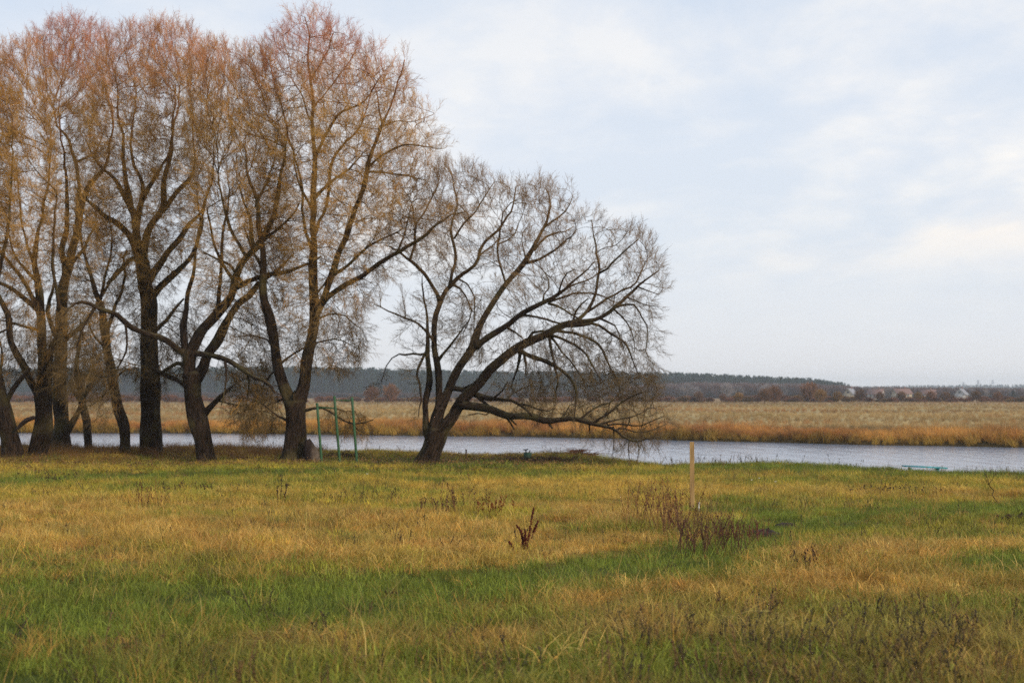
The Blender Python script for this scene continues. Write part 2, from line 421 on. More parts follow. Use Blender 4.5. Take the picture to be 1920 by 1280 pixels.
def build_tree(name, label, group, D, limbs, envs, seed, depthmax=3.2, redtop=0.0, spray_mul=1.0, hang=None, lum=1.0, tipcol=None, bark=(50, 39, 30), env_mul=1.0):
    """limbs: list of (points 'x,y,w ...', depth drift in metres); envs: list of (polygon, attractor count)"""
    r = np.random.default_rng(seed); k = D / FPX
    pos = []; par = []; rad = []; lid = []; pxs = []
    STEP = 0.26
    for li, (s, drift) in enumerate(limbs):
        pts = poly(s)
        if li == 0: p_idx = -1; d0 = 0.0
        else:
            q = np.array(pxs); dd = np.hypot(q[:, 0] - pts[0][0], q[:, 1] - pts[0][1]); p_idx = int(dd.argmin()); d0 = pos[p_idx][1] - D
            # keep a thin connection, unless it already starts on the parent
        X = np.array(pts); L = np.concatenate([[0], np.cumsum(np.hypot(np.diff(X[:, 0]), np.diff(X[:, 1])))])
        tot = L[-1] * k; n = max(2, int(tot / STEP) + 1)
        tt = np.linspace(0, L[-1], n)
        # smooth (Catmull-like) resample by cubic averaging
        xx = np.interp(tt, L, X[:, 0]); yy = np.interp(tt, L, X[:, 1]); ww = np.interp(tt, L, X[:, 2])
        if n > 6:
            ker = np.array([.25, .5, .25])
            xs = np.convolve(np.pad(xx, 1, 'edge'), ker, 'valid'); ys = np.convolve(np.pad(yy, 1, 'edge'), ker, 'valid')
            xx[1:-1] = xs[1:-1]; yy[1:-1] = ys[1:-1]
            kk = np.exp(-np.linspace(-2, 2, 7) ** 2); kk /= kk.sum(); lowf = lambda: np.convolve(r.normal(0, 1, n + 6), kk, 'valid') * np.minimum(1, np.minimum(np.arange(n), np.arange(n)[::-1] + 2) / 4) * np.interp(ww, [3, 10, 22, 34], [3.2, 3.6, 2.6, 0.6]); xx = xx + lowf(); yy = yy + lowf(); zig = np.clip((11 - ww) / 8, 0, 1) * .9; zig[0] = 0; xx += r.normal(0, 1, n) * zig; yy += r.normal(0, 1, n) * zig
        wob = np.cumsum(r.normal(0, .35, n)); wob -= np.linspace(wob[0], wob[-1], n)
        dep = d0 + drift * (tt / L[-1]) ** 1.1 + wob * .10 * min(1, tot / 3)
        last = p_idx
        for i in range(n):
            if li > 0 and i == 0 and dd.min() < 1.0: continue
            pos.append(np.array(P(xx[i], yy[i], D + dep[i]))); par.append(last); rad.append(max(ww[i], 1.0) * .5 * k); lid.append(li); pxs.append((xx[i], yy[i])); last = len(pos) - 1
    ntr = len(pos)
    # --- attractors
    A = []
    for pg, cnt in envs:
        xs = [p[0] for p in pg]; ys = [p[1] for p in pg]; got = 0; cnt = int(cnt * env_mul * 1.7)
        while got < cnt:
            px = r.uniform(min(xs), max(xs), cnt); py = r.uniform(min(ys), max(ys), cnt)
            m = in_poly(px, py, pg); px = px[m]; py = py[m]; ed = edge_dist(px, py, pg)
            keep = ed > 30; px = px[keep][:cnt - got]; py = py[keep][:cnt - got]; ed = ed[keep][:cnt - got]
            h = np.minimum(depthmax, ed * k * 0.95 + .15); off = r.uniform(-1, 1, len(px)) * h
            A += [np.array(P(a, b, D + o)) for a, b, o in zip(px, py, off)]; got += len(px)
    A = np.array(A); alive = np.ones(len(A), bool)
    pos = [np.asarray(p) for p in pos]; Pm = np.array(pos)
    # nodes on the trunk below the first fork do not sprout
    okn = np.ones(ntr, bool); tr_w = np.array(rad) / k * 2
    okn[tr_w > 30] = False
    nd = np.full(len(A), 1e9); ni = np.zeros(len(A), int)
    def update(idx):
        nonlocal nd, ni
        idx = np.asarray(idx)
        for c in range(0, len(idx), 400):
            sub = idx[c:c + 400]; dm = np.linalg.norm(A[:, None] - Pall[sub][None], axis=2); j = dm.argmin(1); v = dm[np.arange(len(A)), j]
            b = v < nd; nd[b] = v[b]; ni[b] = sub[j[b]]
    cap = 60000; Pall = np.zeros((cap, 3)); Pall[:ntr] = Pm; n = ntr
    PAR = np.full(cap, -1); PAR[:ntr] = par
    DIR = np.zeros((cap, 3))
    for i in range(ntr):
        if par[i] >= 0: v = Pall[i] - Pall[par[i]]; DIR[i] = v / (np.linalg.norm(v) + 1e-9)
        else: DIR[i] = (0, 0, 1)
    update(np.where(okn)[0])
    STP = 0.20
    for it in range(150):
        act = alive & (nd < 5.5)
        if act.sum() == 0 or n > cap - 3000: break
        ii = ni[act]; dv = A[act] - Pall[ii]; dv /= np.linalg.norm(dv, axis=1)[:, None] + 1e-9
        acc = np.zeros((n, 3)); np.add.at(acc, ii, dv)
        g = np.unique(ii)
        d = acc[g]; d /= np.linalg.norm(d, axis=1)[:, None] + 1e-9
        d = d + 0.55 * DIR[g] + r.normal(0, .24, d.shape); d /= np.linalg.norm(d, axis=1)[:, None]
        newp = Pall[g] + d * STP
        m = n + len(g); Pall[n:m] = newp; PAR[n:m] = g; DIR[n:m] = d
        idx = np.arange(n, m); before = nd.copy(); n = m; update(idx)
        alive &= nd > 0.27
        stuck = act & (nd >= before - 1e-6) & (r.random(len(A)) < .25); alive &= ~stuck
    Pos = Pall[:n]; Par = PAR[:n]
    # --- radii by pipe model
    tipr = 0.0070; ex = 2.2
    acc = np.zeros(n); nchild = np.zeros(n, int)
    for i in range(n):
        if Par[i] >= 0: nchild[Par[i]] += 1
    Rr = np.zeros(n)
    for i in range(n - 1, -1, -1):
        v = max(acc[i], tipr ** ex)
        if i < ntr: Rr[i] = rad[i]
        else: Rr[i] = v ** (1 / ex)
        if Par[i] >= 0: acc[Par[i]] += min(v, (0.12) ** ex)
    for i in range(ntr, n):
        Rr[i] = min(Rr[i], 0.75 * Rr[Par[i]] if Par[i] < ntr else Rr[Par[i]])
    # --- object
    base = Vector(Pos[0]); base.z = float(gz(base.x, base.y))
    root = empty(name, base, label, 'tree', group)
    bc = np.array(lin(*bark)) * lum
    def ccol(rr_, z):
        t = np.clip((0.075 - rr_) / 0.06, 0, 1)[:, None]; up_ = np.clip((z - 4) / 8, 0, 1)[:, None]
        c = bc * (1 - t) + (C_DARK * .95 * (1 - up_ * .55) + C_TAN * up_ * .55) * t
        c = c * (1 - .35 * up_ * (1 - t)) + C_TAN * .6 * .35 * up_ * (1 - t)
        rd = np.clip((z - 9.5) / 3, 0, 1)[:, None] * redtop * t * .6
        return c * (1 - rd) + C_RED * rd
    # traced limbs: one part each
    lidA = np.array(lid)
    small = MB(); count = 0
    for li in range(len(limbs)):
        I = np.where(lidA == li)[0]
        if len(I) == 0: continue
        if Par[I[0]] >= 0:
            p = Par[I[0]]; ptsL = np.vstack([Pos[p], Pos[I]]); rl = np.concatenate([[min(Rr[p], Rr[I[0]] * 1.15)], Rr[I]])
        else:
            ptsL = Pos[I].copy(); rl = Rr[I].copy()
            ptsL = np.vstack([ptsL[0] - [0, 0, .25], ptsL]); rl = np.concatenate([[rl[0] * 1.12], rl])
            hgt = ptsL[:, 2] - float(base.z); rl = rl * (1 + 0.10 * np.exp(-np.clip(hgt, 0, 9) / .25))
        big = rl.max() > 0.045
        # widening towards the fork so that joints read as flared
        if li > 0 and len(rl) > 3: rl[0] *= 1.18; rl[1] *= 1.10
        if big:
            if len(ptsL) > 2:      # denser rings
                t0 = np.arange(len(ptsL)); t1 = np.linspace(0, len(ptsL) - 1, (len(ptsL) - 1) * 2 + 1)
                ptsL = np.stack([np.interp(t1, t0, ptsL[:, j]) for j in range(3)], -1); rl = np.interp(t1, t0, rl)
            sides = 20 if rl.max() > .25 else 12 if rl.max() > .1 else 8
            mb = MB(); V, Q, T, uv = tube(ptsL, rl, sides, True, 0.13 if rl.max() > .1 else .08, seed + li)
            cc = ccol(np.repeat(rl, sides), np.repeat(ptsL[:, 2], sides)); cc = np.vstack([cc, cc[-1:]])
            mb.add(V, Q, T, uv, cc)
            if li == 0 and rl.max() > .15:
                b0 = ptsL[1]; nr = 7; a0 = r.uniform(0, 6.28); R0 = float(Rr[I[0]])
                for q_ in range(nr):
                    a_ = a0 + q_ * 6.283 / nr + r.normal(0, .2); dv_ = np.array([math.cos(a_), math.sin(a_), 0]); ln_ = R0 * r.uniform(1.25, 2.0)
                    pr = [b0 + dv_ * R0 * .45 + [0, 0, .50], b0 + dv_ * R0 * .78 + [0, 0, .20], b0 + dv_ * R0 * 1.05 + [0, 0, .06], b0 + dv_ * ln_ + [0, 0, -.06]]
                    t1_ = np.linspace(0, 3, 9); pr = np.array(pr); pr = np.stack([np.interp(t1_, [0, 1, 2, 3], pr[:, j]) for j in range(3)], -1)
                    mb.tube(pr, np.interp(t1_, [0, 1, 2, 3], [R0 * .22, R0 * .24, R0 * .20, R0 * .06]), 8, col=bc, lump=.12, seed=q_)
            link('trunk' if li == 0 else 'limb', mb.mesh('trunk' if li == 0 else 'limb'), M_BARK, root)
        else:
            V, Q, T, uv = tube(ptsL, rl, 6, True, .05, li); cc = ccol(np.repeat(rl, 6), np.repeat(ptsL[:, 2], 6)); small.add(V, Q, T, uv, np.vstack([cc, cc[-1:]]))
    # grown branches
    best = {}
    kids = [[] for _ in range(n)]
    for i in range(ntr, n): kids[Par[i]].append(i)
    starts = []
    for i in range(n):
        if not kids[i]: continue
        if i < ntr:
            starts += [(i, c) for c in kids[i]]
        else:
            ks = sorted(kids[i], key=lambda c: -Rr[c]); best[i] = ks[0]; starts += [(i, c) for c in ks[1:]]
    for p, c in starts:
        ch = [p, c]
        while ch[-1] in best: ch.append(best[ch[-1]])
        rr_ = Rr[ch].copy(); rr_[0] = min(rr_[0], rr_[1] * 1.3)
        if len(ch) > 3:
            q = Pos[ch]; q2 = q.copy(); q2[1:-1] = .25 * q[:-2] + .5 * q[1:-1] + .25 * q[2:]
        else: q2 = Pos[ch]
        sides = 5 if rr_.max() > .02 else 3
        V, Q, T, uv = tube(q2, rr_, sides, False); small.add(V, Q, None, uv, ccol(np.repeat(rr_, sides), np.repeat(q2[:, 2], sides)))
    o = link('branches', small.mesh('branches'), M_BARK, root); o['kind'] = 'stuff'
    # --- twig sprays
    cand = np.where((Rr < 0.022) & (np.arange(n) >= 0))[0]
    cand = cand[(cand >= ntr) | (Rr[cand] < .02)]
    tips = cand[[len(kids[i]) == 0 for i in cand]]
    use = np.concatenate([tips, tips[r.random(len(tips)) < .5 * spray_mul], cand[r.random(len(cand)) < .30 * spray_mul], cand[r.random(len(cand)) < .14 * spray_mul]])
    Pn = Pos[use] + r.normal(0, .03, (len(use), 3))
    zs = Pn[:, 2]; cen = Pos[cand].mean(0)
    out = Pn - cen; out /= np.linalg.norm(out, axis=1)[:, None] + 1e-9
    lo, hi = np.percentile(zs, 5), np.percentile(zs, 95)
    upw = np.interp(zs, [lo, lo + .3 * (hi - lo), hi], [-.45, .25, .95])
    ax, ay = proj(Pn[:, 0], Pn[:, 1], Pn[:, 2])
    if hang:
        for pg, amt in hang:
            ins = in_poly(ax, ay, pg); upw = np.where(ins, amt, upw)
    d = DIR[use] * .8 + out * .45 + np.stack([-0.08 + 0 * upw, 0 * upw, upw], -1) + r.normal(0, .5, Pn.shape)
    d /= np.linalg.norm(d, axis=1)[:, None]
    rot = np.array([list(Vector(v).to_track_quat('Z', 'Y').to_euler()) for v in d])
    # roll around own axis
    scl = r.uniform(.55, 1.15, len(use))
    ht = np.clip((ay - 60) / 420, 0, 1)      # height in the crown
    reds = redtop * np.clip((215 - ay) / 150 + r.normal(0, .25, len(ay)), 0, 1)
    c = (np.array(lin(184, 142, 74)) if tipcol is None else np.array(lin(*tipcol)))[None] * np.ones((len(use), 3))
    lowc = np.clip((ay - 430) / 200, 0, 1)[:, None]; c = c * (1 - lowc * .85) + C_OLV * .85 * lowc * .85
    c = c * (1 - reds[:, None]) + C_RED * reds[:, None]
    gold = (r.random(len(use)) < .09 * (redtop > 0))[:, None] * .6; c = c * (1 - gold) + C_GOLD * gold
    c = c * r.uniform(.7, 1.25, (len(use), 1)) * lum
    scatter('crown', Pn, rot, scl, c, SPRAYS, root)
    return root, n, len(use)

HERO = [
 ("797,876,44 803,860,38 813,835,36 818,816,42 820,806,40", 0),
 ("820,812,30 833,797,25 848,784,21 866,755,20 878,737,20 895,720,18 921,691,17 942,673,17 966,653,17 981,642,16 1000,636,14 1016,630,14 1031,623,14 1047,614,13 1062,608,12 1086,603,10 1109,603,8 1125,594,7 1141,584,7 1153,575,7 1166,567,6 1177,556,6 1184,548,5 1194,537,5 1203,528,4 1216,517,3 1234,506,2", -1.6),
 ("816,812,30 818,790,23 824,768,21 830,750,19 840,737,15 848,713,15 859,696,16 873,678,16 886,656,16 892,641,16 897,625,14 907,602,12 920,578,11 933,555,10 950,531,10 968,508,10 981,495,10 995,480,9 1003,465,8 1010,450,7 1018,435,6 1025,420,5 1028,400,4.5 1030,385,4 1028,370,3 1024,355,2", 1.4),
 ("824,760,17 823,737,13 823,721,13 820,690,12 815,656,11 816,625,10 820,594,10 824,570,10 832,552,8 842,540,8 852,530,8 860,520,7 870,510,7 885,500,6.5 893,490,6 900,470,6 905,455,5 920,440,5 935,430,5 945,415,4 955,390,3 960,370,2.5 965,350,2", -1.2),
 ("806,815,22 797,802,14 796,780,11 799,752,11 803,721,12 806,690,10 803,656,9 800,625,6 797,578,4 794,531,2.5 791,520,1.5", 0.8),
 ("824,565,9 822,555,7 815,540,7 805,525,7 795,512,7 785,502,6.5 778,497,6 769,487,6 759,480,5 750,474,4 735,467,3 718,458,1.5", 1.2),
 ("769,487,5 774,470,5 780,450,5 779,430,5 780,418,4 793,400,4 803,380,3 815,355,2.5 822,330,2", .8),
 ("780,425,4 776,410,3 775,390,2.5 768,370,2 755,355,1.5", -.6),
 ("815,640,7 808,632,5 797,617,4.5 782,604,4 768,595,3.5 752,589,3 740,586,3 725,580,2.5 713,572,2 700,570,1.2", -1.5),
 ("761,592,2 757,570,1.5 754,552,1.2", .2), ("713,572,1.6 715,560,1.4 712,545,1", .1),
 ("803,662,5 795,664,4.5 780,664,4 765,665,4 754,667,3.5 748,662,3 735,670,2.5 722,683,2 718,700,1.6 715,715,1.2", 1.2),
 ("804,650,5 793,672,5 783,690,5 786,710,4 789,735,4 786,760,2.5 786,780,1.5", -.8),
 ("842,540,7 845,520,6 852,500,6 854,480,6 853,460,6 851,445,5.5 848,430,5 849,418,4.5 855,405,4 859,390,4 858,375,3 853,355,3 851,340,2.5 848,320,2 840,312,1.2", 1.6),
 ("852,447,4 860,430,4 870,418,4 882,410,4 888,395,3.5 900,385,3 912,372,2.5 920,355,2 928,340,1.5", -.8),
 ("850,534,5 858,538,4 868,545,3.5 876,557,3 881,575,2.5 882,595,2.5 875,610,2 868,625,2", -.9),
 ("860,523,3.5 875,530,3 885,540,3 891,555,3 893,575,2.5 890,600,2 888,620,1.5 888,650,1", -1.0),
 ("820,678,7 823,672,6 830,662,5 843,650,4.5 853,640,4 862,625,3 868,615,2.5 880,600,2", -.9),
 ("897,481,3.5 910,470,3.5 925,460,3 930,450,2.5 950,445,2", .8),
 ("983,493,7 1005,492,6 1015,485,5 1030,475,4.5 1045,470,4 1055,460,3.5 1065,450,3 1072,440,2.5 1080,430,2", -1.2),
 ("1003,468,5 1020,445,5 1040,437,3.5 1060,434,2.5 1075,425,1.6", 1.0),
 ("1022,425,4 1040,412,3.5 1058,400,3 1070,380,2 1074,368,1.5", -.7),
 ("949,534,4.5 944,515,4 937,498,4 931,485,4 929,475,4 934,460,4.5 933,445,4 938,425,3 942,400,2.5", -.7),
 ("934,458,3 950,452,3 965,440,2.5 972,420,2", .5),
 ("985,483,3 978,450,2 980,435,1.8 990,425,1.3", .3),
 ("892,650,13 902,641,11 919,630,11 934,620,11 953,611,10 969,597,9 981,586,9 1000,573,8 1016,569,8 1031,562,7 1047,555,6 1059,545,5.5 1067,537,5 1078,525,3.5 1094,512,3 1106,503,2.5 1115,490,2", -1.8),
 ("1031,565,4.5 1050,562,4 1066,552,4 1085,546,3.5 1105,548,3 1120,552,2.5 1150,565,1.8", .9),
 ("1028,569,5 1048,574,4 1060,582,3.6 1072,590,3.2 1085,597,2.6", -.4),
 ("1064,539,4 1085,530,3 1100,526,2.8 1110,522,2.5 1125,508,1.6", .8),
 ("1018,567,4 1020,550,3 1028,545,3 1031,530,2.5 1022,512,1.8", .5), ("1047,553,4 1052,530,3 1062,512,2.5 1078,505,2", -.5),
 ("977,590,5 1000,593,4 1020,597,4 1040,604,4 1055,607,3", .6), ("950,614,5 965,622,3.5 978,632,3.5", .2),
 ("1068,606,9 1077,602,8 1090,595,7 1100,585,6 1107,575,6 1112,560,5.5 1117,545,5 1120,530,5 1124,512,5 1125,494,4.5 1118,470,4 1116,450,3 1112,430,2 1110,412,1.5", 1.4),
 ("1124,512,4.5 1135,503,4 1150,492,4 1160,478,3.5 1172,470,3 1185,462,2.5 1195,450,2", -.9),
 ("1100,585,5.5 1107,579,5 1122,572,5 1130,562,5 1142,553,4.5 1155,546,4 1167,540,4 1180,538,4 1190,532,3.5 1198,520,3 1202,508,2.5 1207,495,2", 1.2),
 ("1064,610,8 1080,612,7 1095,609,6 1112,606,6 1125,610,5 1140,618,5 1150,628,5 1165,637,4 1175,645,4 1180,655,4 1184,668,3 1190,685,2.5 1196,700,2", -1.0),
 ("1045,620,7 1062,620,5 1078,625,5 1095,632,5 1110,638,5 1122,645,4.5 1130,655,4 1136,668,4 1143,680,3.5 1152,698,3 1156,712,2.5", .9),
 ("1033,628,6 1055,635,5 1070,641,5 1085,650,5 1098,660,4 1102,672,4 1110,682,3.5 1118,692,3 1122,702,2.5 1128,715,2", -1.3),
 ("1030,630,6 1033,655,5 1037,670,5 1040,682,4.5", -.5),
 ("1034,632,5 1048,650,3.5 1056,665,3 1070,675,3 1078,688,3 1085,700,2.5", 1.0),
 ("972,655,9 985,664,8 1000,669,8 1015,674,8 1030,680,8 1040,685,7 1050,692,6 1062,700,6 1070,712,5 1078,725,5 1080,745,4 1079,765,3 1078,785,2", -1.5),
 ("975,664,6 972,685,5 967,700,4 962,712,3 958,725,2", .5), ("983,668,5 987,680,4 986,695,3 984,705,2", -.4),
 ("1040,687,4 1047,715,3.5 1042,735,3 1040,750,2", .6), ("988,640,6 1000,622,5 1018,620,4", -.8),
 ("1075,600,4 1082,575,4 1095,568,3 1102,560,2.5", -.7),
 ("1157,574,5 1170,570,4 1185,567,4 1195,575,3 1205,590,3 1210,610,2.5 1212,630,2 1208,660,1.4", -.8),
 ("1150,579,4 1168,595,3 1180,610,2.5 1187,630,2 1190,650,1.5", .8), ("1125,597,4 1140,600,4 1155,607,3 1160,620,2.5 1165,640,2 1172,665,1.4", -1),
 ("1194,537,3 1210,542,2.5 1222,550,2 1235,552,1.5", .3), ("1177,558,3 1195,565,2.5 1210,572,2 1235,575,1.5", -.3),
 ("862,757,20 880,763,16 900,762,16 919,765,14 934,771,14 950,779,13 966,780,12 981,780,12 997,782,12 1016,788,12 1031,791,12 1047,790,10 1062,788,9 1086,788,9 1102,792,9 1117,799,8 1133,799,6 1148,798,5 1161,804,5 1169,815,4 1180,823,3.5 1203,824,2.5 1227,820,2", -2.2),
 ("1088,786,5 1100,775,4 1110,768,4 1120,762,4 1130,758,4 1140,758,3 1155,745,2", .8), ("1112,794,5 1128,782,4 1138,778,4 1150,768,3.5 1165,762,3 1178,752,3 1190,742,2.5 1205,735,2", -.7),
 ("1122,796,4.5 1150,788,3.5 1175,783,3 1200,775,2 1220,762,1.5", 1.2), ("1140,797,3.5 1170,795,3 1200,798,2.5 1225,790,2 1245,780,1.5", -1.2),
 ("1160,803,3 1190,810,2.5 1220,805,2 1250,795,1.2", .8), ("952,780,5 962,790,4 968,796,3", -.2), ("945,777,4.5 957,792,3.5 964,805,3", .2),
 ("1180,823,2.5 1178,842,2 1180,860,1.3", .1), ("1193,824,2 1200,845,1.6 1196,858,1.1", -.2), ("1150,799,2.5 1152,822,2 1149,850,1.3", .3),
 ("924,770,3.2 915,778,2.5 900,775,2 888,773,2 880,777,1.5", -.4), ("1030,795,5 1031,801,4 1036,803,3", -.1), ("1105,795,4 1108,806,3 1106,812,2", .1),
 ("838,728,13 848,726,10 861,727,10 877,732,10 895,740,10 916,745,9 931,749,8 950,750,6 966,754,5 980,757,5 983,765,5 989,774,4 998,778,3", -1.6),
 ("978,757,4.5 998,762,4 1010,768,3 1030,770,2", .6), ("893,741,7 905,752,6 922,765,6", -.2), ("868,729,6 873,722,5 880,717,5 890,718,3", -.2),
 ("948,750,4 960,738,3 975,730,2.5 995,722,1.8", .5), ("925,747,4 940,735,3 952,715,2", -.5), ("1047,790,4 1060,775,3 1068,760,2", .5),
]
HERO_ENV = [
 (poly("735,640 700,600 760,560 740,500 695,475 700,410 735,345 785,305 850,288 905,300 935,328 1000,325 1050,335 1085,382 1120,380 1180,400 1252,448 1274,500 1258,560 1248,640 1270,740 1278,800 1235,860 1150,865 1110,825 1010,820 940,790 890,700 840,700 790,790 750,760"), 1500),
 (poly("745,420 790,295 850,280 905,295 935,325 1000,320 1055,332 1090,378 1120,376 1180,398 1254,446 1276,500 1262,580 1210,560 1180,480 1100,450 1010,430 930,420 850,390 780,430"), 1100),
 (poly("950,640 1100,590 1260,560 1255,660 1275,740 1282,810 1235,862 1150,862 1100,820 1000,815 940,770"), 850),
]
HERO_HANG = [(poly("930,600 1150,590 1265,560 1250,660 1230,700 1000,730 930,720"), -.75), (poly("1080,730 1290,700 1290,800 1080,800"), .1), (poly("1080,805 1290,800 1290,880 1080,880"), -.5), (poly("860,520 910,520 910,660 860,660"), -1.2)]

MAIN = [
 ("548,870,56 550,855,46 552,835,41 554,800,37 554,770,39 553,752,42", 0),
 ("558,752,30 566,740,24 574,709,22 577,678,22 582,647,19 586,615,20 587,587,18 587,556,17 586,525,18 586,494,16 588,462,12 588,431,11 590,400,11 590,387,11 589,340,11 589,294,8 585,247,7 584,223,6 587,200,6 583,150,5 575,110,4 580,70,3 570,32,2", .8),
 ("546,752,28 537,738,24 525,709,19 519,678,18 512,647,18 508,615,19 501,587,17 495,556,15 494,533,14 493,509,12 492,480,11 490,455,10 480,415,9 479,380,7 472,348,6 465,310,4 455,270,3", -1.2),
 ("588,598,15 600,572,13 608,556,12 616,533,12 627,509,12 637,478,11 647,452,11 655,428,10 662,405,9 667,387,9 675,356,9 684,333,9 692,306,8 697,281,7 703,262,6 709,242,6 716,228,5 725,212,4 733,201,3.5 745,170,3 755,140,2.5 760,112,2", -2.0),
 ("596,582,12 616,559,10 631,545,10 647,536,10 662,527,9 678,518,9 694,509,8 709,500,8 717,491,8 733,480,7 745,473,7 756,467,7 772,456,6 787,447,6 803,434,5 819,420,5 834,409,4 850,402,3 875,398,2", -2.4),
 ("624,515,8 637,509,7 652,500,6 662,487,6 670,480,5 686,467,5 702,456,4 717,447,4 733,437,3 745,434,3 756,428,2", -.8),
 ("589,440,9 600,410,6 612,387,6 616,340,6 620,317,6 623,301,5 639,278,5 655,259,4 672,244,4 678,231,3 684,216,3 687,203,2.5 700,160,2", 2.0),
 ("589,300,8 600,275,6 610,250,6 617,235,6 630,215,5 645,203,4 665,200,3.5 680,195,3 700,170,2.5 715,140,2", -1.8),
 ("590,370,8 610,350,6 625,340,6 640,328,5 660,310,4 675,295,3 685,280,2", 1.2),
 ("587,475,8 575,440,6 570,400,5 565,350,5 555,300,4 545,250,4 530,200,3 515,150,2.5 505,110,2", -1.8),
 ("584,228,4 570,200,3 560,170,3 545,140,2 540,100,1.5", 1.2), ("583,150,4 600,120,3 615,90,2.5 625,60,2", -1.0), ("586,205,4 605,180,3 625,150,3 650,120,2.5 670,90,2", 1.5),
 ("716,228,3.5 710,205,3 708,180,2.5 700,150,2", 1.0), ("692,312,5 705,300,4 720,287,4 735,275,4 755,272,3.5 775,268,3 800,275,2 830,278,1.2", -1),
 ("688,322,5 712,322,4 730,322,3.5 750,330,3.5 770,335,3 795,338,2", 1.2), ("709,242,4 725,235,3 745,225,2.5 765,228,2 785,225,2 810,215,1.3", .8),
 ("480,385,6 500,340,4 512,300,3 520,250,2", .8), ("493,505,6 480,480,5 465,450,4 455,420,3", .8),
 ("745,473,5 752,455,4 758,440,3 765,410,2.5 770,390,2", .5), ("590,400,6 575,370,5 560,340,4 550,300,3", 1.4),
 ("588,560,5 605,540,4 622,500,3.5 640,460,3 650,420,2", 1.8),
 ("536,787,5 525,782,3.5 510,772,3 500,762,3 480,750,2.5 465,745,2", -1), ("530,748,4 515,755,3 500,760,2", .3),
 ("571,770,6 590,763,5 605,763,4 625,775,4 640,783,3.5 655,790,3 662,798,3 680,793,2.5 700,788,1.6", -.9), ("598,763,3.5 630,765,3 650,772,2.5 665,770,1.6", .6),
 ("655,790,2.5 670,805,2 690,815,1.5", .2), ("522,685,5 540,670,4 555,660,3.5 570,652,3", -.5), ("510,650,4 500,635,3 470,628,3 440,632,2", -1.0),
 ("584,650,4 600,640,3 625,635,2.5 650,645,2 680,655,1.5", -1.2), ("588,600,5 610,590,4 630,585,3 655,600,2 680,620,1.5", 1.2), ("520,690,4 505,705,3 490,728,2.5 480,750,2", 1.2),
]
MAIN_ENV = [
 (poly("480,480 700,480 700,680 590,720 500,700"), 420),
 (poly("455,330 438,230 465,95 500,40 545,0 605,5 655,30 705,60 750,95 792,135 812,200 835,225 850,290 830,340 880,370 905,410 860,450 800,480 740,545 690,620 640,600 600,560 520,560 480,480"), 2600),
 (poly("600,560 700,560 715,620 700,680 650,730 590,720 590,640"), 320),
 (poly("570,730 640,730 715,750 720,830 640,830 580,800"), 150),
 (poly("430,720 540,690 545,830 470,840 420,790"), 170),
]
MAIN_HANG = [(poly("590,560 720,560 720,900 590,900"), -.5), (poly("400,650 540,650 540,900 400,900"), -.8)]
TG = [
 ("387,869,38 386,862,33 382,826,33 374,799,36 367,772,36 362,746,33 361,719,33 360,700,34", 0),
 ("356,708,26 355,693,24 354,666,26 362,650,20 375,628,20 387,609,19 400,598,18 406,587,18 422,569,16 433,553,14 437,525,14 448,502,12 464,481,12 476,467,12 492,455,12 509,420,10 517,405,9 519,387,9 523,356,8 525,333,6 534,294,4 537,262,3", -1.2),
 ("368,710,22 382,693,20 389,666,18 406,640,19 420,613,17 425,595,14 436,580,13 453,561,12 469,550,12 478,540,11 487,525,9 503,519,7 519,502,5 534,487,4 550,475,3", 1.0),
 ("352,662,16 345,650,14 343,623,13 345,600,12 351,595,11 355,556,9 356,536,8 362,500,6 370,460,5 375,420,4 370,370,3", .8),
 ("350,664,14 331,655,12 316,639,11 300,631,11 289,627,11 266,619,10 250,612,10 234,603,10 226,592,9 203,588,8 180,575,7 156,566,6 137,569,4 120,590,2.5", -2.6),
 ("358,662,12 385,665,10 405,668,10 422,674,9 438,680,9 448,690,8 462,702,8 475,708,7 490,712,6 505,720,5 515,735,3", -1.8),
 ("380,778,14 395,762,11 405,752,10 415,742,8 425,733,6 435,725,4", -.6), ("350,725,11 337,715,9 325,708,8 312,702,8 300,697,7 285,690,4", .8), ("350,684,9 330,680,7 315,690,6 302,698,5", .5),
 ("440,540,11 456,533,9 472,523,9 495,516,9 526,512,8 550,508,7 573,501,5 600,480,3", -1.0),
 ("476,467,9 470,450,8 472,430,7 470,410,6 460,380,4 450,350,3", 1.0), ("462,483,7 450,460,6 440,445,6 430,430,6 425,412,6 420,395,5 415,370,4 410,330,3", .8),
 ("408,585,9 413,540,7 412,510,6 414,480,6 417,440,5 425,410,4 430,370,3", -1), ("495,450,7 520,430,5 545,410,4 560,380,3", -.8), ("437,525,7 420,500,6 405,470,5 395,430,4 385,390,3", 1.4),
 ("456,533,7 440,510,6 425,490,5 400,480,4 380,470,3", -.6),
 ("405,750,4 425,755,3 450,760,2.5 480,770,2", -.6), ("422,676,5 425,700,4 422,730,3 415,760,2", -.4), ("464,702,4 468,725,3 462,750,2", .4),
 ("180,575,4 165,600,3.5 150,640,3 143,690,2", -.3), ("234,600,5 240,640,4 225,680,3 215,720,2", .3),
]
TG_ENV = [
 (poly("380,560 540,560 540,760 400,760"), 380),
 (poly("310,150 330,90 400,55 470,65 525,85 560,170 580,300 575,420 565,560 500,620 440,640 380,620 340,560 330,400 320,250"), 2100),
 (poly("90,560 150,530 240,560 270,640 260,760 210,820 110,800 85,700"), 170),
 (poly("380,660 470,650 560,720 550,820 440,850 395,780"), 200),
]
TG_HANG = [(poly("60,540 300,590 300,850 60,850"), -.7), (poly("370,650 560,650 560,880 370,880"), -.6)]
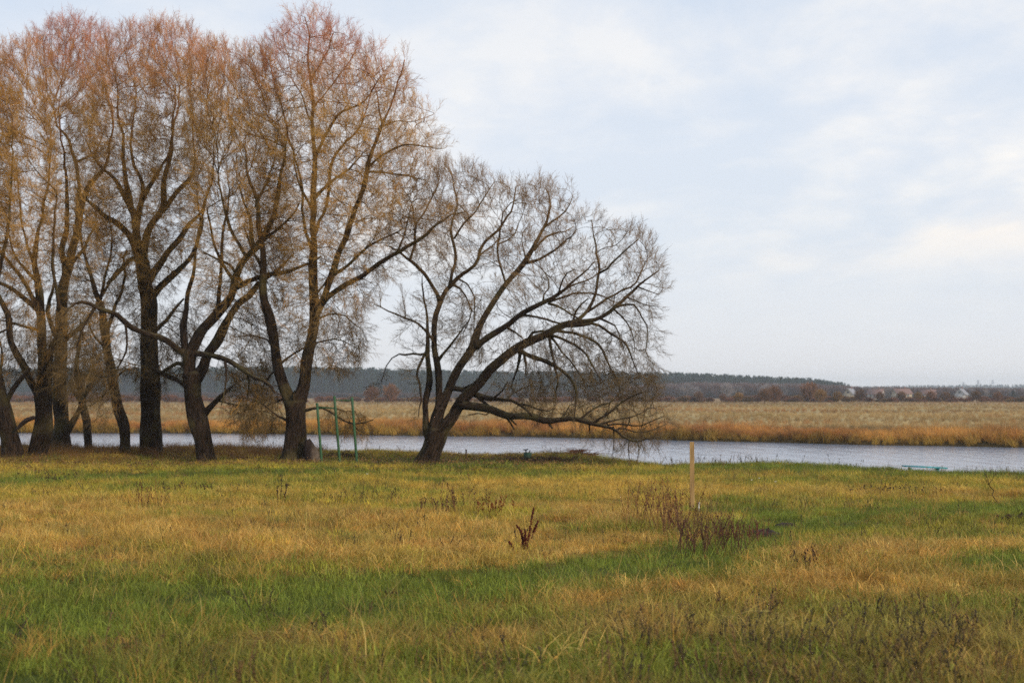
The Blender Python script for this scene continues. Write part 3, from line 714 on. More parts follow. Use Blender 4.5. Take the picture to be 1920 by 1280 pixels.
TF = [
 ("283,856,48 283,840,42 284,800,38 284,772,37 281,719,37 279,666,32 280,613,31 280,587,29 278,556,29 273,525,27 266,494,24 260,470,22", 0),
 ("258,475,18 250,447,16 241,439,12 226,420,12 208,409,9 187,400,8 161,373,6 140,350,3", -1.0),
 ("259,465,17 256,431,14 253,416,13 250,400,12 242,387,12 226,364,10 219,345,8 203,325,6 187,312,5 172,294,4 160,260,3", 1.2),
 ("246,392,11 239,356,10 234,325,8 231,294,7 230,262,5 225,220,4 220,180,3 215,130,2", -1.0),
 ("256,430,11 264,387,11 269,364,9 262,340,7 253,317,6 244,294,5 245,260,4 250,220,3 255,160,2", .9),
 ("266,375,9 273,356,9 289,337,8 298,322,6 310,300,5 320,260,4 325,210,3 330,160,2", -1.3),
 ("266,490,18 273,455,15 286,423,12 300,400,12 308,387,12 308,356,11 312,317,9 316,294,8 320,270,6 325,240,4 335,200,3 340,150,2", 1.5),
 ("304,395,11 316,384,10 328,364,9 347,345,8 359,334,6 370,310,4 365,270,3 360,220,2.5 355,150,2", -1.2),
 ("277,565,17 290,550,14 310,530,13 330,515,11 350,495,9 365,470,8 372,440,6 378,410,5 390,370,4 400,330,3 400,260,2", -1.8),
 ("275,535,15 290,508,13 305,494,12 312,475,12 323,458,11 336,442,10 350,420,8 367,411,6 380,390,4 390,350,3", .9),
 ("268,500,11 250,481,9 242,489,8 226,503,8 216,514,7 200,530,5", -.8), ("292,620,8 310,600,7 325,580,6 345,560,4", .5), ("290,693,8 305,702,7 313,706,6 325,712,5", -.2),
]
TF_ENV = [(poly("215,540 400,540 410,700 300,760 215,720"), 460), (poly("140,200 170,50 240,25 290,18 350,22 420,65 432,200 415,350 395,450 345,570 240,620 170,560 150,400"), 2500)]
TC_ = [
 ("112,840,40 114,822,32 115,799,27 114,746,26 113,693,24 117,640,22 114,587,21 120,540,18 130,490,15 143,440,14 150,395,13", 0),
 ("150,398,13 156,372,12 164,356,11 173,337,9 187,325,8 200,300,5 210,250,4 205,190,3", -1),
 ("148,400,10 145,372,8 145,340,7 145,306,7 140,287,6 137,273,6 125,256,5 109,243,4 100,200,3", 1), ("145,303,5 164,294,4 180,287,3 190,260,2", -.5),
 ("122,530,12 118,470,11 123,430,9 126,390,8 126,350,6 120,300,4 115,250,3 110,190,2", -1.2), ("118,820,16 130,800,14 143,780,11 150,762,8", .5),
 ("125,510,9 145,480,7 165,450,5 180,420,4", 1.5), ("113,640,12 98,620,9 90,590,8 95,550,6 100,520,4", 1.0), ("116,640,10 135,625,9 155,605,8 175,580,7 190,560,6 205,525,5 220,505,4", -1),
]
TC_ENV = [(poly("60,520 240,520 240,760 60,760"), 230), (poly("30,60 80,20 150,12 225,35 250,150 230,300 215,450 190,560 120,620 60,540 60,300"), 1900)]
TB = [
 ("66,864,38 70,845,34 76,820,34 81,799,33 82,772,32 82,746,32 82,725,30", 0),
 ("82,728,26 82,719,24 80,693,20 79,666,18 78,640,17 74,587,16 70,548,14 67,517,12 62,494,11 65,475,10 69,460,8 75,430,6 80,390,5 90,340,4 95,290,3 95,240,2", 1.2),
 ("74,740,20 66,728,15 56,719,14 44,693,14 31,666,13 26,640,12 21,613,12 16,590,11 8,575,10 0,555,8 -15,520,6 -30,470,4 -40,400,3", -1.5),
 ("72,580,12 62,572,10 47,559,9 31,548,8 16,539,7 0,533,6 -30,515,4", -1.0), ("66,567,10 59,561,8 53,537,8 42,522,7 34,509,7 23,497,6 9,483,5 -15,465,3", 1.0), ("68,525,8 55,512,6 44,501,5 31,487,4 20,450,3 10,400,2", -.8),
 ("88,722,16 92,690,15 98,660,12 108,635,10 112,600,8 108,560,6 100,500,5 100,430,4 105,360,3", -1.0), ("62,490,7 50,460,5 40,420,4 35,370,3 30,310,2", .8),
 ("75,620,7 62,616,6 45,612,5 25,605,4 0,600,3", -.5),
]
TB_ENV = [(poly("-40,540 150,540 150,740 -40,740"), 360), (poly("-80,120 -20,75 50,50 95,60 130,150 135,300 130,450 110,560 60,600 -20,600 -80,500"), 1700), (poly("60,560 130,560 150,760 60,760"), 90)]
TB_HANG = [(poly("40,560 160,560 160,780 40,780"), -1.0)]
TA = [
 ("25,864,44 24,850,38 20,825,34 14,799,32 9,772,28 5,746,26 -2,719,25 -12,690,22 -20,640,20 -30,580,17 -40,500,14 -50,430,10 -50,350,6 -45,270,4", 0),
 ("8,755,14 18,742,10 29,722,9 43,706,8 56,690,5", -.6), ("-5,712,8 2,690,6 5,665,4 0,640,3", .4), ("-30,590,12 -10,540,9 5,480,7 15,420,5 20,360,4 25,300,3 25,230,2", -1.2), ("-40,500,10 -70,430,7 -90,360,4", .8), ("-22,645,7 -5,625,5 12,618,4", -.3),
]
TA_ENV = [(poly("-150,200 -100,120 -30,80 40,90 60,200 60,400 40,540 -40,600 -120,560"), 1300)]
TE = [
 ("234,864,28 234,850,21 234,826,19 231,799,20 222,772,19 217,746,19 208,709,18 202,662,17 198,631,16 194,608,15 192,585,13 186,560,10 178,530,8 165,500,6 155,470,5 150,430,4 140,390,3", 0),
 ("198,625,9 210,600,7 222,560,6 232,520,5 236,470,4", 1.0), ("187,563,7 195,530,5 205,490,4 210,450,3 208,400,2", -.8), ("201,655,7 185,640,5 172,625,4 165,600,3", .7), ("210,715,5 225,700,4 238,690,3 250,692,2", -.4),
]
TE_ENV = [(poly("110,560 100,420 130,320 230,330 265,450 250,600 180,640"), 750), (poly("140,620 230,620 240,760 160,780"), 80)]
TE_HANG = [(poly("130,600 260,600 260,800 130,800"), -.7)]
TD = [
 ("166,849,17 165,835,14 163,799,15 156,772,15 151,746,15 148,719,14 146,700,10 149,670,7 152,640,5 150,600,3", 0),
 ("153,748,10 165,730,8 175,715,6 183,698,4", -.4), ("149,728,8 140,722,7 133,715,5", .3), ("150,750,8 138,735,5 128,715,3", .4),
]
TD_ENV = [(poly("100,560 200,560 215,730 180,760 110,760"), 120)]

info = []
G1 = 'bare willows on the near river bank'
info.append(build_tree('willow_tree', 'smaller spreading bare willow leaning right, its lowest limb reaching out level over the bank', G1, 46.5, HERO, HERO_ENV, 21, 3.0, 0.0, 1.35, HERO_HANG, tipcol=(140, 110, 72)))
info.append(build_tree('willow_tree', 'tallest bare willow with flared trunk forking low, beside the green pull-up bars', G1, 47.3, MAIN, MAIN_ENV, 22, 3.4, 0.85, 2.1, MAIN_HANG, env_mul=1.35))
info.append(build_tree('willow_tree', 'bare willow with bent trunk, a long limb arching left, standing left of the tallest willow', G1, 48.2, TG, TG_ENV, 23, 2.8, 0.7, 2.5, TG_HANG, env_mul=1.7))
info.append(build_tree('willow_tree', 'bare willow with straight thick dark columnar trunk and fan of upright limbs', G1, 52.0, TF, TF_ENV, 24, 2.8, 0.7, 2.4, env_mul=1.5))
info.append(build_tree('willow_tree', 'slim bare willow with curved leaning trunk just left of the thick columnar trunk', G1, 51.0, TE, TE_ENV, 25, 2.0, 0.3, 1.0, TE_HANG))
info.append(build_tree('willow_tree', 'very thin crooked willow stem with broken top, left of the slim curved trunk', G1, 56.0, TD, TD_ENV, 26, 1.2, 0.0, .7, [(poly("80,500 220,500 220,800 80,800"), -.9)]))
info.append(build_tree('willow_tree', 'bare willow farther back, trunk partly hidden behind the low forked trunk near the left edge', G1, 57.5, TC_, TC_ENV, 27, 2.6, 0.85, 2.4, env_mul=1.5))
info.append(build_tree('willow_tree', 'bare willow near the left edge, its trunk forking low with one limb bending left', G1, 50.0, TB, TB_ENV, 28, 2.4, 0.6, 2.4, TB_HANG, env_mul=1.4))
info.append(build_tree('willow_tree', 'leftmost bare willow, thick trunk leaning out of the picture with a short bare side branch', G1, 49.5, TA, TA_ENV, 29, 2.2, 0.6, 2.3, env_mul=1.3))
print('TREES', [(a[1], a[2]) for a in info])

# ------------------------------------------------------------------ ground
def polydist(px, py, pl):
    d = np.full(np.shape(px), 1e9); t_w = np.zeros(np.shape(px))
    for (x1, y1, w1), (x2, y2, w2) in zip(pl[:-1], pl[1:]):
        ax, ay = x2 - x1, y2 - y1; t = np.clip(((px - x1) * ax + (py - y1) * ay) / (ax * ax + ay * ay), 0, 1)
        v = np.abs(py - (y1 + t * ay)) / (w1 + (w2 - w1) * t) + np.maximum(0, np.abs(px - (x1 + t * ax)) - 3) / 120
        d = np.minimum(d, v)
    return d
GREENP = [poly("-600,1200,40 0,1175,42 300,1158,36 700,1125,30 1000,1090,26 1250,1056,22 1400,1020,20 1490,990,13 1650,962,11 1850,956,10 2400,950,10"),
          poly("-400,1110,14 0,1112,16 200,1106,12 420,1120,10"),
          poly("880,869,5 1100,868,6 1400,876,8 1700,884,7 2000,892,8 2500,896,8"), poly("600,866,5 900,870,5"), poly("1380,960,10 1500,975,14 1560,985,12"),
          poly("0,905,6 300,893,6 600,885,6"), poly("1850,1060,20 2100,1050,20"), poly("-200,1270,30 160,1260,22")]
DRYP = [poly("500,1225,12 900,1205,14 1200,1190,16 1900,1215,18 2300,1215,18"), poly("-100,1245,8 300,1250,10"), poly("-600,985,50 0,990,52 400,1010,46 800,1010,40 1080,1020,30 1180,1015,20"), poly("900,915,10 1200,915,12 1600,925,10 1900,935,9"), poly("1150,950,16 1300,960,18"),
        poly("1480,1030,22 1700,1040,25 2200,1030,25"), poly("1180,1120,16 1500,1100,18 1900,1110,18"), poly("900,852,5 985,852,4")]
def meadow(x, y):
    """green amount, dryness, for the near meadow"""
    px, py = proj(x, y, gz(x, y))
    nse = fbm(x, y, .55, 3)
    wob = (fbm(x, y, .35, 9) - .5) * 1.2 + (fbm(x, y, 1.6, 12) - .5) * 1.5
    g = np.zeros_like(px); d = np.zeros_like(px)
    for i_, p in enumerate(GREENP): g = np.maximum(g, np.clip(1.45 - polydist(px, py, p) * .85 + wob * (.55 if i_ == 0 else 1.0), 0, 1))
    for p in DRYP: d = np.maximum(d, np.clip(1.35 - polydist(px, py, p) * .8 + wob * 1.2, 0, 1))
    d = d * (1 - .9 * g)
    mid = np.clip((nse - .38) / .25, 0, 1)
    green = np.clip(g + (1 - d) * (1 - g) * (.25 + .6 * (1 - mid)), 0, 1)
    dry = np.clip(d + (1 - g) * mid * .5, 0, 1)
    return green, dry, g
def cmix(a, b, t): return a * (1 - t[:, None]) + b * t[:, None]
K_GREEN = np.array(lin(120, 126, 48)); K_LUSH = np.array(lin(106, 118, 46)); K_YEL = np.array(lin(192, 166, 62)); K_TAN = np.array(lin(186, 146, 72)); K_RUST = np.array(lin(160, 112, 58)); K_STRAW = np.array(lin(204, 172, 100)); K_OLV = np.array(lin(130, 126, 56))

def build_ground():
    xs = np.unique(np.concatenate([-np.geomspace(30, 3000, 26), np.linspace(-30, 30, 200), np.geomspace(30, 3000, 26)]))
    near = np.concatenate([[0.0], np.linspace(.12, .97, 150), np.linspace(.974, 1, 8)])   # fraction from y=-60 to the bank
    rows = []
    a = yn(xs); b = yf(xs)
    for f in near: rows.append(-60 + (a + 60) * f - 0.35)
    for k_ in (0.3, .8, 1.4, 2, 2.8, 3.8): rows.append(a + k_)
    for k_ in (.25, .5, .75): rows.append(a + 3.8 + (b - 2.4 - a - 3.8) * k_)
    for k_ in (-2.4, -1.7, -1.1, -.5, 0, .5, 1, 2, 4, 7): rows.append(b + k_)
    for f in np.geomspace(10, 3900, 60): rows.append(b + f)
    Y = np.array(rows); X = np.repeat(xs[None], len(rows), 0); Z = gz(X, Y)
    h, w_ = X.shape; V = np.stack([X, Y, Z], -1).reshape(-1, 3)
    i = np.arange(h - 1)[:, None] * w_ + np.arange(w_ - 1)[None]
    F = np.stack([i, i + 1, i + w_ + 1, i + w_], -1).reshape(-1, 4)
    x, y = V[:, 0], V[:, 1]; g, d, _ = meadow(x, y)
    c = cmix(cmix(np.tile(K_OLV, (len(x), 1)), K_LUSH, g), K_TAN, d * .7) * .42
    far = y > yf(x) - 1.5; shore = (y > yf(x) - 1.5) & (y < yf(x) + 1.2)
    fd = y - yf(x)
    t = np.clip(fd / 40, 0, 1); cf_ = cmix(np.tile(np.array(lin(150, 112, 62)), (len(x), 1)), np.array(lin(166, 146, 104)), t)
    t2 = np.clip((fd - 150) / 250, 0, 1); cf_ = cmix(cf_, np.array(lin(140, 112, 84)), t2 * .8)
    t3 = np.clip((fd - 500) / 300, 0, 1); cf_ = cmix(cf_, np.array(lin(70, 72, 60)), t3)
    c[far] = cf_[far]
    c[shore] = np.array(lin(78, 64, 40))
    bed = (y > yn(x) + .6) & ~far; c[bed] = lin(60, 52, 40)
    o = link('ground', mesh_np('ground', V, F, True, None, c), M_GROUND); o['kind'] = 'structure'
build_ground()
def build_water():
    xs = np.concatenate([-np.geomspace(3000, 40, 14), np.linspace(-38, 38, 30), np.geomspace(40, 3000, 14)])
    V = []; 
    for x in xs: V.append((x, float(yn(x)) + .3, WATER_Z)); V.append((x, float(yf(x)) - .3, WATER_Z))
    n = len(xs); F = np.array([[2 * i, 2 * i + 2, 2 * i + 3, 2 * i + 1] for i in range(n - 1)])
    o = link('river', mesh_np('river', V, F, False), M_WATER); o['kind'] = 'structure'; o['label'] = 'pale grey rippled river crossing behind the trees'
build_water()

# ------------------------------------------------------------------ grass
def make_tufts(nm, count, h, spread, width, lean, nv, seed, seed_heads=0):
    r = np.random.default_rng(seed); out = []
    for v in range(nv):
        V = []; T = []; Cc = []
        for i in range(count):
            a = r.uniform(0, 6.283); rad = spread * math.sqrt(r.random()); b = np.array([math.cos(a) * rad, math.sin(a) * rad, -.02])
            la = r.uniform(0, 6.283); ln = h * r.uniform(.45, 1.15); lw = width * r.uniform(.7, 1.3); le = lean * r.uniform(.2, 1.3)
            out_ = np.array([math.cos(la), math.sin(la), 0]); side = np.array([-out_[1], out_[0], 0]); fa = r.uniform(0, 3.14)
            side = side * math.cos(fa) + out_ * math.sin(fa)
            p = []; 
            for s in (0, .4, .75, 1): 
                p.append(b + out_ * le * ln * s ** 1.7 + np.array([0, 0, ln * (s - .42 * le * s ** 2.4)]))
            k = len(V)
            for j, s in enumerate((1, .85, .5)): V += [p[j] - side * lw * .5 * s, p[j] + side * lw * .5 * s]
            V.append(p[3]); sh = r.uniform(.6, 1.3); tint = r.normal(0, .07)
            for j in range(7): Cc.append((sh * (1 + tint), sh, sh * (1 - tint)))
            T += [[k, k + 1, k + 3], [k, k + 3, k + 2], [k + 2, k + 3, k + 5], [k + 2, k + 5, k + 4], [k + 4, k + 5, k + 6]]
        out.append(shaded_mesh(nm, V, np.array(T), np.array(Cc), M_BLADE))
    return proto_collection(nm, out)
TUFT_S = make_tufts('short_tuft', 42, .13, .22, .0060, .7, 6, 1)
TUFT_M = make_tufts('matted_tuft', 52, .22, .25, .0060, 1.45, 7, 2)
TUFT_L = make_tufts('long_tuft', 30, .42, .16, .0055, .9, 6, 3)
TUFT_R = make_tufts('reed_clump', 60, 1.5, .55, .022, .45, 6, 4)
TUFT_W = make_tufts('straw_stalks', 4, .50, .30, .0050, .75, 6, 6)

def wedge(n_target, y0, y1, margin=1.12, extra=1.0):
    """uniform points in the field of view wedge between two distances, stopping at the bank"""
    hw = .36 * margin
    y = np.sqrt(rng.uniform(y0 ** 2, y1 ** 2, n_target)); x = rng.uniform(-1, 1, n_target) * (hw * y + extra)
    return x, y
def place(name, x, y, coll, smin, smax, colf, label, cat='grass', zoff=0., flat=0.0):
    z = gz(x, y) + zoff; n = len(x)
    tl = .3 if coll is TUFT_R else .12
    rot = np.stack([rng.normal(0, tl, n), rng.normal(0, tl, n), rng.uniform(0, 6.283, n)], -1)
    s = rng.uniform(smin, smax, n)
    o = scatter(name, np.stack([x, y, z], -1), rot, s, colf, coll); tag(o, label, cat); return o
def keep(x, y, m): return x[m], y[m]

bands = [(6.5, 14, 70), (14, 26, 48), (26, 40, 30), (40, 61, 20)]
SX, SY, SC_, SS = [], [], [], []; MX, MY, MC, MS = [], [], [], []; LX, LY, LC, LS = [], [], [], []; WX, WY, WC, WS = [], [], [], []
for y0, y1, dens in bands:
    area = .36 * 1.12 * (y1 ** 2 - y0 ** 2) + 2 * (y1 - y0)
    n = int(area * dens); x, y = wedge(n, y0, y1); m = y < yn(x) + .55; x, y = keep(x, y, m)
    g, d, gg = meadow(x, y); u = rng.random(len(x)); far_s = 1 + (y > 26) * .15 + (y > 40) * .15
    # short green
    m = u < np.clip(.35 + .42 * g - .33 * d, .1, .85); xx, yy = x[m], y[m]
    nse = fbm(xx, yy, 1.1, 21); c = cmix(np.tile(K_OLV, (m.sum(), 1)), K_GREEN, np.clip(g[m] * 1.1 + (nse - .5), 0, 1)); c = cmix(c, K_LUSH, gg[m] * .7); c = cmix(c, K_YEL, np.clip(d[m] * .5 + (fbm(xx, yy, .8, 31) - .45) * 1.6, 0, 1) * (1 - gg[m]) * sm(9, 22, yy))
    c *= rng.uniform(.6, 1.45, (len(c), 1)) * (.72 + .56 * fbm(xx, yy, 2.2, 141))[:, None]; SX.append(xx); SY.append(yy); SC_.append(c); SS.append(far_s[m] * rng.uniform(.8, 1.35, m.sum()) * (1 - .2 * gg[m]))
    # matted dry
    m = (~m) & (rng.random(len(x)) < np.clip(.35 + d * .9 - gg * .45 * (fbm(x, y, 1.6, 15) > .42), .12, 1)); xx, yy = x[m], y[m]
    nse = fbm(xx, yy, .9, 41); c = cmix(np.tile(K_TAN, (m.sum(), 1)), K_RUST, np.clip((nse - .42) * 3, 0, 1)); c = cmix(c, K_STRAW, (rng.random(m.sum()) < .25) * .8)
    c = cmix(c, np.array(lin(140, 112, 60)), (1 - sm(9, 15, yy)) * .6); c = cmix(c, K_YEL, sm(22, 34, yy) * .7 * (1 - .5 * d[m])); c = cmix(c, K_OLV, np.clip((fbm(xx, yy, 1.7, 51) - .5) * 2.5 + .45 * (1 - sm(9, 14, yy)), 0, .8))
    c *= rng.uniform(.6, 1.5, (len(c), 1)) * (.68 + .64 * fbm(xx, yy, 1.9, 151))[:, None]; tall = .55 + .55 * np.clip(fbm(xx, yy, .7, 61) * 2 - .6, 0, 1)
    MX.append(xx); MY.append(yy); MC.append(c); MS.append(far_s[m] * tall * rng.uniform(.7, 1.2, m.sum()) * (1 - .45 * gg[m]))
    # long tussocks
    q = rng.random(len(x)); pat = np.clip((fbm(x, y, .8, 71) - .5) * 5, 0, 1)
    m = q < (.02 + .13 * pat * (1 - gg)) ; xx, yy = x[m], y[m]
    c = cmix(cmix(np.tile(K_TAN, (m.sum(), 1)), K_OLV, rng.random(m.sum()) * .8), K_GREEN * .8, (rng.random(m.sum()) < .3) * 1.0) * rng.uniform(.65, 1.1, (m.sum(), 1))
    LX.append(xx); LY.append(yy); LC.append(c); LS.append(rng.uniform(.45, 1.0, m.sum()))
    m = rng.random(len(x)) < (.006 + .016 * sm(10, 18, y)) * (1 - .8 * gg); WX.append(x[m]); WY.append(y[m]); WC.append(np.tile(K_STRAW, (m.sum(), 1)) * rng.uniform(.6, 1.1, (m.sum(), 1))); WS.append(rng.uniform(.6, 1.15, m.sum()))
def place_l(name, X, Y, S, C, coll, label):
    x = np.concatenate(X); y = np.concatenate(Y); s = np.concatenate(S); c = np.concatenate(C); n = len(x)
    rot = np.stack([rng.normal(0, .15, n), rng.normal(0, .15, n), rng.uniform(0, 6.283, n)], -1)
    o = scatter(name, np.stack([x, y, gz(x, y)], -1), rot, s, c, coll); tag(o, label, 'grass'); print(name, n); return o
SC_ = [c * np.array([1.14, 1.14, 1.02]) for c in SC_]; MC = [c * np.array([1.12, 1.13, 1.05]) for c in MC]; LC = [c * 1.15 for c in LC]
place_l('green_grass', SX, SY, SS, SC_, TUFT_S, 'short green grass covering the near meadow')
place_l('dry_grass', MX, MY, MS, MC, TUFT_M, 'matted tan and rusty dry grass over the meadow')
place_l('tall_grass', LX, LY, LS, LC, TUFT_L, 'taller tussocks of dry and green grass in the meadow')
place_l('straw_stalks', WX, WY, WS, WC, TUFT_W, 'loose pale straw stalks arching above the meadow grass')
# longer grass fringe on the near bank edge
x = rng.uniform(-26, 20, 3400); y = yn(x) + rng.uniform(-1.6, 1.0, len(x))
c = cmix(np.tile(K_YEL * .8, (len(x), 1)), K_OLV * .8, np.clip((fbm(x, y, .4, 5) - .4) * 4, 0, 1)); c = cmix(c, np.array(lin(110, 78, 52)), (sm(-5, -11, x)) * .75)
c = cmix(c, K_LUSH, sm(5, 9, x) * .8)
keepb = (x < 4.5) | (rng.random(len(x)) < .35); x, y, c = x[keepb], y[keepb], c[keepb]
place('bank_grass', x, y, TUFT_M, .6, 1.25, c * rng.uniform(.7, 1.2, (len(x), 1)), 'longer yellowing grass fringe along the near river edge', 'grass')

# far bank reeds and the far meadow
x = rng.uniform(-75, 55, 14000); b = yf(x); off = np.abs(rng.normal(0, 1, len(x))) * 5.0 - .2; y = b + off
pat = fbm(x, y, .12, 81); m = (off < 7 + 9 * (pat - .4) * 2); x, y, off, pat = x[m], y[m], off[m], pat[m]
c = cmix(np.tile(np.array(lin(216, 162, 86)), (len(x), 1)), np.array(lin(182, 124, 70)), np.clip((fbm(x, y, .3, 91) - .4) * 3, 0, 1))
c = cmix(c, np.array(lin(160, 146, 50)), np.clip(1 - off / .6, 0, 1) * .5); c = cmix(c, np.array(lin(92, 70, 46)), (rng.random(len(x)) < .12) * .8)
RSC = (.25 + 1.5 * fbm(x, y * .5, .30, 85)) 
c = c * (.62 + .7 * fbm(x, y, .5, 161))[:, None] 
o = place('reed_bed', x, y, TUFT_R, .26 * RSC, .56 * RSC, c * rng.uniform(.75, 1.2, (len(x), 1)), 'golden orange reeds lining the far bank', 'reeds')
n = 26000; x = rng.uniform(-1, 1, n); y = 88 + 330 * rng.random(n) ** 1.6; x = x * (.42 * y + 12); m = y > yf(x) + 4; x, y = x[m], y[m]
st = fbm(x * .25, y, .06, 101)
c = cmix(np.tile(np.array(lin(196, 166, 112)), (len(x), 1)), np.array(lin(158, 126, 84)), np.clip((st - .4) * 4, 0, 1)); c = cmix(c, np.array(lin(132, 102, 76)), sm(250, 380, y) * .7)
c = cmix(c, np.array(lin(132, 120, 66)), np.clip((fbm(x * .3, y, .09, 111) - .55) * 4, 0, .7))
c = cmix(c, np.array(lin(128, 116, 82)), np.clip(1 - np.abs(y - yf(x) - 16) / 9, 0, 1) * .8); c = cmix(c, np.array(lin(176, 116, 60)), np.clip((fbm(x * .35, y, .07, 177) - .56) * 8, 0, .75))
c = c * (.50 + .66 * fbm(x * .2, y, .12, 171))[:, None]
place('far_meadow_grass', x, y, TUFT_R, .18, .42, c * rng.uniform(.8, 1.15, (len(x), 1)), 'pale dry grass of the flat meadow beyond the river', 'grass')

# ------------------------------------------------------------------ weeds, stems
def weed_mesh(nm, h, n, spread, rad, seeds, seed, col, lean=.25, nheads=10, head=.012, branch=2):
    r = np.random.default_rng(seed); mb = MB(); col = np.array(lin(*col))
    for i in range(n):
        a = r.uniform(0, 6.28); b = np.array([math.cos(a), math.sin(a), 0]) * spread * math.sqrt(r.random()); hh = h * r.uniform(.5, 1.0)
        d = np.array([r.normal(0, lean), r.normal(0, lean), 1.0]); p = [b - [0, 0, .03]]; 
        for s in range(5): d = d + r.normal(0, .07, 3); d /= np.linalg.norm(d); p.append(p[-1] + d * hh / 5)
        p = np.array(p); cc = col * r.uniform(.7, 1.3); mb.tube(p, np.linspace(rad, rad * .45, 6), 4, col=cc)
        for bi in range(branch):
            t = r.uniform(.4, .9) * 5; j = min(int(t), 4); q = p[j] + (p[j + 1] - p[j]) * (t - j); dd = d * .8 + r.normal(0, .45, 3); dd[2] = abs(dd[2]) + .3; dd /= np.linalg.norm(dd)
            mb.tube([q, q + dd * hh * .12, q + dd * hh * .22 + np.array([0, 0, hh * .03])], [rad * .5, rad * .4, rad * .25], 3, col=cc)
            if seeds:
                for s in range(2):
                    e = q + dd * hh * (.15 + .06 * s); _blob(mb, e, head * .8, cc * .7, r)
        if seeds:
            for s in range(nheads):
                t = r.uniform(.45, 1) * 5; j = min(int(t), 4); q = p[j] + (p[j + 1] - p[j]) * (t - j) + r.normal(0, head * .8, 3); _blob(mb, q, head * r.uniform(.6, 1.3), cc * r.uniform(.6, 1.1), r)
    return mb.mesh(nm, False)
def _blob(mb, c, s, col, r):
    v = np.array([[1, 0, 0], [-1, 0, 0], [0, 1, 0], [0, -1, 0], [0, 0, 1.3], [0, 0, -1.3]]) * s * r.uniform(.7, 1.3, (6, 1)) + c
    t = [[0, 2, 4], [2, 1, 4], [1, 3, 4], [3, 0, 4], [2, 0, 5], [1, 2, 5], [3, 1, 5], [0, 3, 5]]
    mb.add(v, None, t, None, col)
def weed(px, py, label, h, n, spread, rad, seeds, seed, col, cat='dead weed', group='dead weeds in the meadow', name='dead_weed', **kw):
    p = ground_at(px, py); me = weed_mesh(name, h, n, spread, rad, seeds, seed, col, **kw)
    o = link(name, me, M_VCOL); o.location = p; tag(o, label, cat, group)
    if spread > .8: o['kind'] = 'stuff'
    return o
RB = (84, 44, 30); BR = (92, 68, 48); DK = (62, 46, 40)
# dock plant (red-brown), traced stalks
def dock():
    base = ground_at(985, 1040); D = base.y; root = empty('dock_plant', base, 'dark red-brown dried dock plant with seed spikes standing alone mid meadow', 'dead weed')
    r = np.random.default_rng(7)
    for s, w0, dd in (("988,1040 990,1015 995,985 998,965 1001,951", 1.0, 0), ("983,1042 983,1022 980,1005 974,990 968,984", 1.0, .1), ("986,1042 986,1020 985,1000 984,992", 1.0, -.1), ("982,1042 981,1025 980,1010 978,1003", 1, .05), ("966,1035 961,1025 954,1014", .8, -.2), ("996,1010 1003,990 1009,976", .8, .15)):
        mb = MB(); q = [tuple(float(v) for v in t.split(',')) for t in s.split()]
        pts = np.array([list(P(a, b, D + dd * .3)) for a, b in q]); t = np.linspace(0, len(q) - 1, 14); pts = np.stack([np.interp(t, np.arange(len(q)), pts[:, j]) for j in range(3)], -1)
        if s.startswith('996'): pass
        mb.tube(pts, np.linspace(.007, .003, 14), 5, col=np.array(lin(90, 50, 34)))
        for i in range(190):
            u = r.uniform(.28, 1) * 13; j = min(int(u), 12); c = pts[j] + (pts[j + 1] - pts[j]) * (u - j); f = .011 * w0 * (1.25 - u / 13)
            _blob(mb, c + r.normal(0, 1, 3) * f, .0065 * r.uniform(.6, 1.3), np.array(lin(88, 38, 28)) * r.uniform(.5, 1.35), r)
        link('seed_spike', mb.mesh('seed_spike', False), M_VCOL, root)
dock()
weed(1262, 1000, 'tall brown weed stems in the left part of the dark clump below the wooden stake', .75, 26, .40, .004, True, 31, (112, 74, 52), head=.008)
weed(1335, 1036, 'densest dark reddish clump of upright weed stems, in front of the wooden stake', .50, 50, .42, .0040, True, 32, (86, 56, 46), head=.007, nheads=5)
weed(1385, 1016, 'low dark red weed stems at the right end of the clump near the molehill', .38, 40, .38, .004, True, 33, (104, 58, 50), head=.006, nheads=4)
weed(1300, 1010, 'dark thin stems around the foot of the wooden stake', .62, 30, .40, .0036, True, 34, (108, 80, 58), head=.006)
weed(1230, 990, 'sparse tall rusty weed stems left of the wooden stake', .85, 26, .45, .0035, True, 35, (132, 92, 60), head=.007)
weed(868, 966, 'brown upright weed stems with dark seed heads left of the dock plant, behind it', .75, 15, .45, .004, True, 36, (104, 74, 48), head=.009)
weed(925, 966, 'small rusty stems beside a grey-green herb patch behind the dock plant', .40, 14, .35, .004, True, 37, (124, 72, 36), head=.01)
weed(815, 965, 'short brown weed cluster at the left of the stems behind the dock plant', .38, 15, .35, .004, True, 38, BR, head=.009)
weed(530, 950, 'pair of dark spiky weed stalks below the tallest willow', .75, 4, .12, .006, True, 39, DK, head=.011, lean=.06, nheads=14)
weed(275, 952, 'brown weed stalk group in the dry grass below the thick columnar willow', .62, 9, .3, .004, True, 40, (110, 66, 44), head=.009)
weed(675, 945, 'dark-headed thin weeds right of centre left, below the pull-up bars', .42, 22, .9, .003, True, 41, DK, head=.009, nheads=4)
weed(400, 925, 'scattered dark seed heads below the bent-trunk willow', .35, 26, 1.3, .003, True, 42, DK, head=.012, nheads=4)
weed(120, 905, 'dark seed heads in the grass below the leftmost willows', .35, 20, 1.2, .003, True, 43, DK, head=.012, nheads=4)
weed(1690, 925, 'low patch of dark seed heads on the right side of the meadow', .22, 60, 1.1, .003, True, 44, DK, head=.012, nheads=4)
weed(1900, 975, 'dark curled dead leaves and stems at the right edge', .16, 14, .25, .006, True, 45, (60, 40, 36), head=.02, lean=.8)
weed(1503, 1070, 'small bare weed stems standing in the grass right of the green track', .30, 7, .25, .003, True, 46, DK, head=.007)
